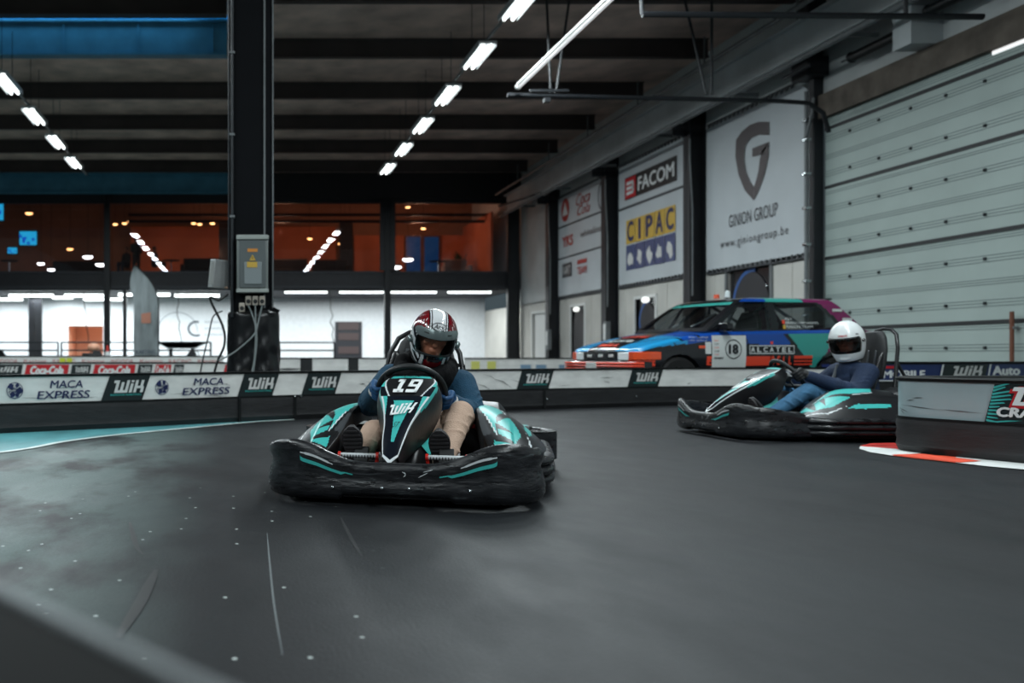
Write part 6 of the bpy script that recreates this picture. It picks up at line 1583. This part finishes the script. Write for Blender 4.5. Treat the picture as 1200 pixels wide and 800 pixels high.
q = MB(); ring = [gh(k / n_, 1.0) for k in range(n_)]; q.add(ring + [(V3((1.8, 0, 1.40)))], [(k, (k + 1) % n_, n_) for k in range(n_)], 0); put('roof_skin', q, CM, car)
# interior: roll cage, seats, dashboard
q = MB()
for s in (-1, 1): q.tube([(.75, s * .62, .8), (1.1, s * .55, 1.3), (1.55, s * .55, 1.33), (1.55, s * .66, .6)], .022, 8); q.tube([(1.55, s * .55, 1.33), (2.5, s * .5, .85)], .022, 8)
q.tube([(1.55, -.55, 1.33), (1.55, .55, 1.33)], .022, 8); q.tube([(1.1, -.55, 1.3), (1.1, .55, 1.3)], .022, 8); q.tube([(1.55, -.55, 1.3), (1.55, .6, .7)], .022, 8)
put('roll_cage', q, GREYST, car)
for s in (-1, 1):
    q = MB(); q.loft([[(x0 + a * .05, s * .36 + y_, z_) for a, y_ in ((-1, -w_), (1, -w_ * .8), (1, w_ * .8), (-1, w_))] for x0, z_, w_ in ((1.25, .45, .24), (1.35, .7, .25), (1.43, .95, .26), (1.46, 1.08, .2), (1.47, 1.2, .12))]); put('seat', q, DARKP, car, bevel=.02)
q = MB(); q.box2((.5, -.7, .7), (.85, .7, .93)); put('dashboard', q, DARKP, car, bevel=.05)
q = MB(); q.box2((-.7, -.72, .2), (3.05, .72, .28)); put('underbody', q, DARKP, car, smooth=0)
# wheels and arches
for x in (0, WB):
    for s in (-1, 1):
        M_ = Matrix.Translation((x, s * .72, .30)) @ Matrix.Rotation(pi / 2, 4, 'X')
        q = MB(); q.lathe([(.18, -.09), (.27, -.1), (.3, -.08), (.3, .08), (.27, .1), (.18, .09)], 40, M=M_); w_ = put('wheel', q, TYRE, car)
        q = MB(); q.lathe([(.001, -.02), (.06, -.03), (.16, .04), (.19, .09), (.19, -.09), (.16, -.07), (.05, -.04), (.001, -.04)], 30, M=M_)
        for k in range(6): a = k * pi / 3; q.box(M_ @ V3((.11 * cos(a), .11 * sin(a), .0 + .055 * -s * -1)), (.14, .03, .04), rot=(0, -a, 0))
        put('rim', q, CWH, w_)
        q = MB(); q.lathe([(ARC + .0, -.11), (ARC + .0, .13)], 36, M=Matrix.Translation((x, s * .70, .30)) @ Matrix.Rotation(pi / 2, 4, 'X'), a0=0, a1=2 * pi); q.prism([(x + ARC * cos(a), .3 + ARC * sin(a)) for a in [2 * pi * k / 30 for k in range(30)]], s * .58, s * .57, plane='xz'); put('wheel_arch', q, DARKP, car)
# front end: built in a frame shifted back by the short overhang
FEM = Matrix.Translation((.17, 0, 0))
class MBF(MB):
    def __init__(s): super().__init__(); s.M = FEM
# front end
lensw = mat('headlight_glass', rgb(215, 225, 228), .08, coat=.8, emit=(.9, 1, 1, 1), estr=.12); lenso = mat('indicator_orange', rgb(226, 84, 44), .2, coat=.5)
for s in (-1, 1):
    q = MBF(); q.loft([[(-.80 + dx, s * y_, z_) for z_ in (.56, .66)] + [(-.72 + dx, s * y_, z_) for z_ in (.66, .56)] for y_, dx in ((.40, -.01), (.62, .005))]); put('headlight', q, lensw, car, bevel=.01)
    q = MBF(); q.loft([[(-.79 + dx, s * y_, z_) for z_ in (.565, .665)] + [(-.70 + dx, s * y_, z_) for z_ in (.665, .565)] for y_, dx in ((.625, -.01), (.72, .0), (.79, .08), (.815, .26))]); put('indicator', q, lenso, car, bevel=.008)
q = MBF(); q.box2((-.815, -.4, .56), (-.78, .4, .67)); 
for k in range(4): q.box2((-.825, -.39, .57 + .024 * k), (-.81, .39, .578 + .024 * k))
put('grille', q, CB, car, bevel=.004)
for y_ in (-.28, -.04, .22): q = MBF(); q.box((-.83, y_, .615), (.012, .10, .035)); put('badge', q, CWH, car, bevel=.004)
q = MBF(); q.loft([[(-.93 + dx, y_, .40), (-.93 + dx, y_, .52), (-.90 + dx, y_, .545), (-.70 + dx * .5, y_, .545), (-.7 + dx * .5, y_, .2), (-.88 + dx, y_, .22)] for y_, dx in ((-.84, .22), (-.80, .09), (-.66, .02), (-.3, 0), (.3, 0), (.66, .02), (.80, .09), (.84, .22))]); bmpr = put('front_bumper', q, CB, car, bevel=.01)
for z_ in (.445, .485, .52):
    q = MBF(); q.tube([(-.72, -.845, z_), (-.85, -.81, z_), (-.915, -.68, z_), (-.938, -.3, z_), (-.938, .3, z_), (-.915, .68, z_), (-.85, .81, z_), (-.72, .845, z_)], .013, 8); put('bumper_stripe', q, COR, bmpr)
q = MBF(); q.box2((-.955, -.12, .43), (-.935, .12, .53)); put('number_plate', q, CWH, bmpr, bevel=.003)
q = MBF(); q.tube([(-.86, .72, .47), (-.80, .82, .47)], .05, 12); put('fog_lamp', q, lensw, bmpr)
# bonnet lettering
def bonnet(x, y):
    x += .16
    u = (x + .62) / 3.78; w_ = sinterp(x, XS, WS) * .9; k = abs(y) / w_ * .35; v = .5 - k / 2 if y < 0 else .5 + k / 2; return lower(u, v) + V3((0, 0, .006))
q = MB(); q.mapped(*shape_text('BELL', -.24, 0, .24, .1, bold=.04), lambda x, y: bonnet(-.70 + y, -x), 0); put('lettering', q, COR, car, smooth=0)
q = MB(); q.mapped(*shape_text('ALCATEL', -.3, 0, .3, .09, bold=.02), lambda x, y: bonnet(-.52 + y, -x), 0); put('lettering', q, CWH, car, smooth=0)
q = MB(); q.mapped(*shape_text('ALCATEL BELL', -.3, 0, .3, .12, bold=.02), lambda x, y: bonnet(-.3 + y, -x), 0); put('lettering', q, COR, car, smooth=0)
# near side panels
def flank(x0, off=.006):
    def fn(x, z):
        X = x0 + x; u = (X + .62) / 3.78; sh = sinterp(X, XS, SH); zt = sh - .04; t_ = min(max((z - zt) / (.17 - zt), 0), 1); k = .45 + .55 * t_; p = lower(u, .5 - k / 2); return V3((p.x, p.y - off, z))
    return fn
def gq(x0, z0, x1, z1, nx=6, nz=6):
    return [(x0 + (x1 - x0) * i / nx, z0 + (z1 - z0) * j / nz) for i in range(nx + 1) for j in range(nz + 1)], [(i * (nz + 1) + j, (i + 1) * (nz + 1) + j, (i + 1) * (nz + 1) + j + 1, i * (nz + 1) + j + 1) for i in range(nx) for j in range(nz)]
def fl_put(tv, tf, x0, mt, nm, off=.006): q = MB(); q.mapped(tv, tf, flank(x0, off)); put(nm, q, mt, car, smooth=0)
fl_put(*gq(0, .46, .52, .875, 8, 12), .47, CWH, 'number_panel', .010)
fl_put(*ring2(.32, .70, .125, .125, .012), .47, CB, 'number_ring', .016)
fl_put(*shape_text('18', .245, .635, .395, .765, bold=.04), .47, CB, 'number', .018)
for k in range(5): fl_put(*shape_text(('RALLY', 'TEAM', 'CUP', '1990', 'START')[k], .03, .80 - .045 * k, .10, .82 - .045 * k), .47, (ORANGE, CB)[k % 2], 'lettering', .016)
fl_put(*shape_text('START', .03, .575, .17, .60, bold=.03), .47, CB, 'lettering', .016)
tvv, tff = [], []
x0 = 1.04
for a_, b_ in (((0, .64), (.70, .652)), ((0, .738), (.70, .75))): fl_put(*subdiv_quad([a_, (b_[0], a_[1]), b_, (a_[0], b_[1])], 6), x0, CWH, 'frame_line', .012)
for x_ in (0, .69): fl_put(*poly2([(x_, .64), (x_ + .01, .64), (x_ + .01, .75), (x_, .75)]), x0, CWH, 'frame_line', .012)
for k, ch in enumerate('ALCATEL'): fl_put(*shape_text(ch, .02 + .097 * k, .662, .085 + .097 * k, .728, bold=.03), x0, CWH, 'lettering', .012)
fl_put(*poly2([(.33, .765), (.37, .765), (.37, .80), (.33, .80)]), x0, COR, 'logo', .008)
fl_put(*gq(.33, .485, .70, .62), x0, CB, 'text_backing', .010)
for k, ch in enumerate('BELL'): fl_put(*shape_text(ch, .34 + .09 * k, .50, .39 + .09 * k, .615, bold=.04), x0, COR, 'lettering', .015)
fl_put(*shape_text('driver / codriver', 0, .84, .3, .865), .12, CWH, 'lettering', .008); fl_put(*shape_text('rally service', 0, .80, .27, .82), .13, CWH, 'lettering', .008)
fl_put(*poly2([(0, .71), (.1, .71), (.1, .745), (0, .745)]), .27, lenso, 'side_repeater', .012)
fl_put(*poly2([(0, .64), (.09, .64), (.09, .79), (0, .79)]), .37, CWH, 'scrutiny_sticker', .008)
# mirror, spoiler, roof lamps, wiper, window stickers
q = MB(); q.loft([[(.60 + dx, -.76 - dy, .98 + z_ * h_) for z_, dx in ((-.05, 0), (-.05, .1), (.05, .1), (.05, 0))] for dy, h_ in ((0, .6), (.05, 1), (.18, 1.1), (.2, .7))]); put('door_mirror', q, CB, car, bevel=.012)
q = MB(); q.loft([[(x_, y_, z_) for x_, z_ in ((2.25, 1.365), (2.62, 1.39), (2.64, 1.37), (2.5, 1.33))] for y_ in (-.56, 0, .56)]); put('roof_spoiler', q, CB, car, bevel=.006)
q = MB(); q.tube([(.28, -.3, .985), (.55, -.1, 1.05), (.75, .05, 1.15)], .01, 6); q.tube([(.45, -.45, .99), (.62, -.5, 1.07), (.78, -.52, 1.17)], .012, 6); put('wiper', q, GREYST, car)
for k, (x_, z_, w_, h_) in enumerate(((1.62, 1.03, .045, .05), (1.62, .965, .045, .05))):
    q = MB(); hwz = sinterp(z_, ZR, HWG); q.add([(x_, -hwz - .02, z_), (x_ + w_, -hwz - .02, z_), (x_ + w_, -hwz - .012, z_ + h_), (x_, -hwz - .012, z_ + h_)], [(0, 1, 2, 3)]); put('window_sticker', q, (COR, yel)[k], car, smooth=0)
for k in range(3):
    z_ = 1.08 - .05 * k; hwz = sinterp(z_, ZR, HWG); q = MB(); tv, tf = shape_text(('GT', 'FRANCORCHAMPS', 'RALLYE TEAM')[k], 1.68, z_, (1.8, 2.2, 2.1)[k], z_ + .03); q.mapped(tv, tf, lambda x, z: V3((x, -sinterp(z, ZR, HWG) * 1.02 - .006, z))); put('lettering', q, CWH, car, smooth=0)
for k in range(3):
    z_ = 1.2 - .12 * k; q = MB(); xb_ = sinterp(z_, ZR, XB); hwz = sinterp(z_, ZR, HWG); q.add([(xb_ - .22, -hwz - .016, z_), (xb_ - .06, -hwz - .016, z_), (xb_ - .06, -hwz - .012, z_ + .035), (xb_ - .22, -hwz - .012, z_ + .035)], [(0, 1, 2, 3)]); put('sponsor_sticker', q, CWH, car, smooth=0)
q = MB(); q.lathe([(.001, .02), (.035, .02), (.035, .05), (.03, .10), (.001, .115)], 14, M=Matrix.Translation((1.15, -.30, 1.375))); put('roof_lamp', q, lensw, car)
q = MB(); q.lathe([(.001, .0), (.04, .0), (.04, .04), (.03, .06), (.001, .06)], 14, M=Matrix.Translation((1.3, .1, 1.40))); put('roof_lamp', q, lenso, car)
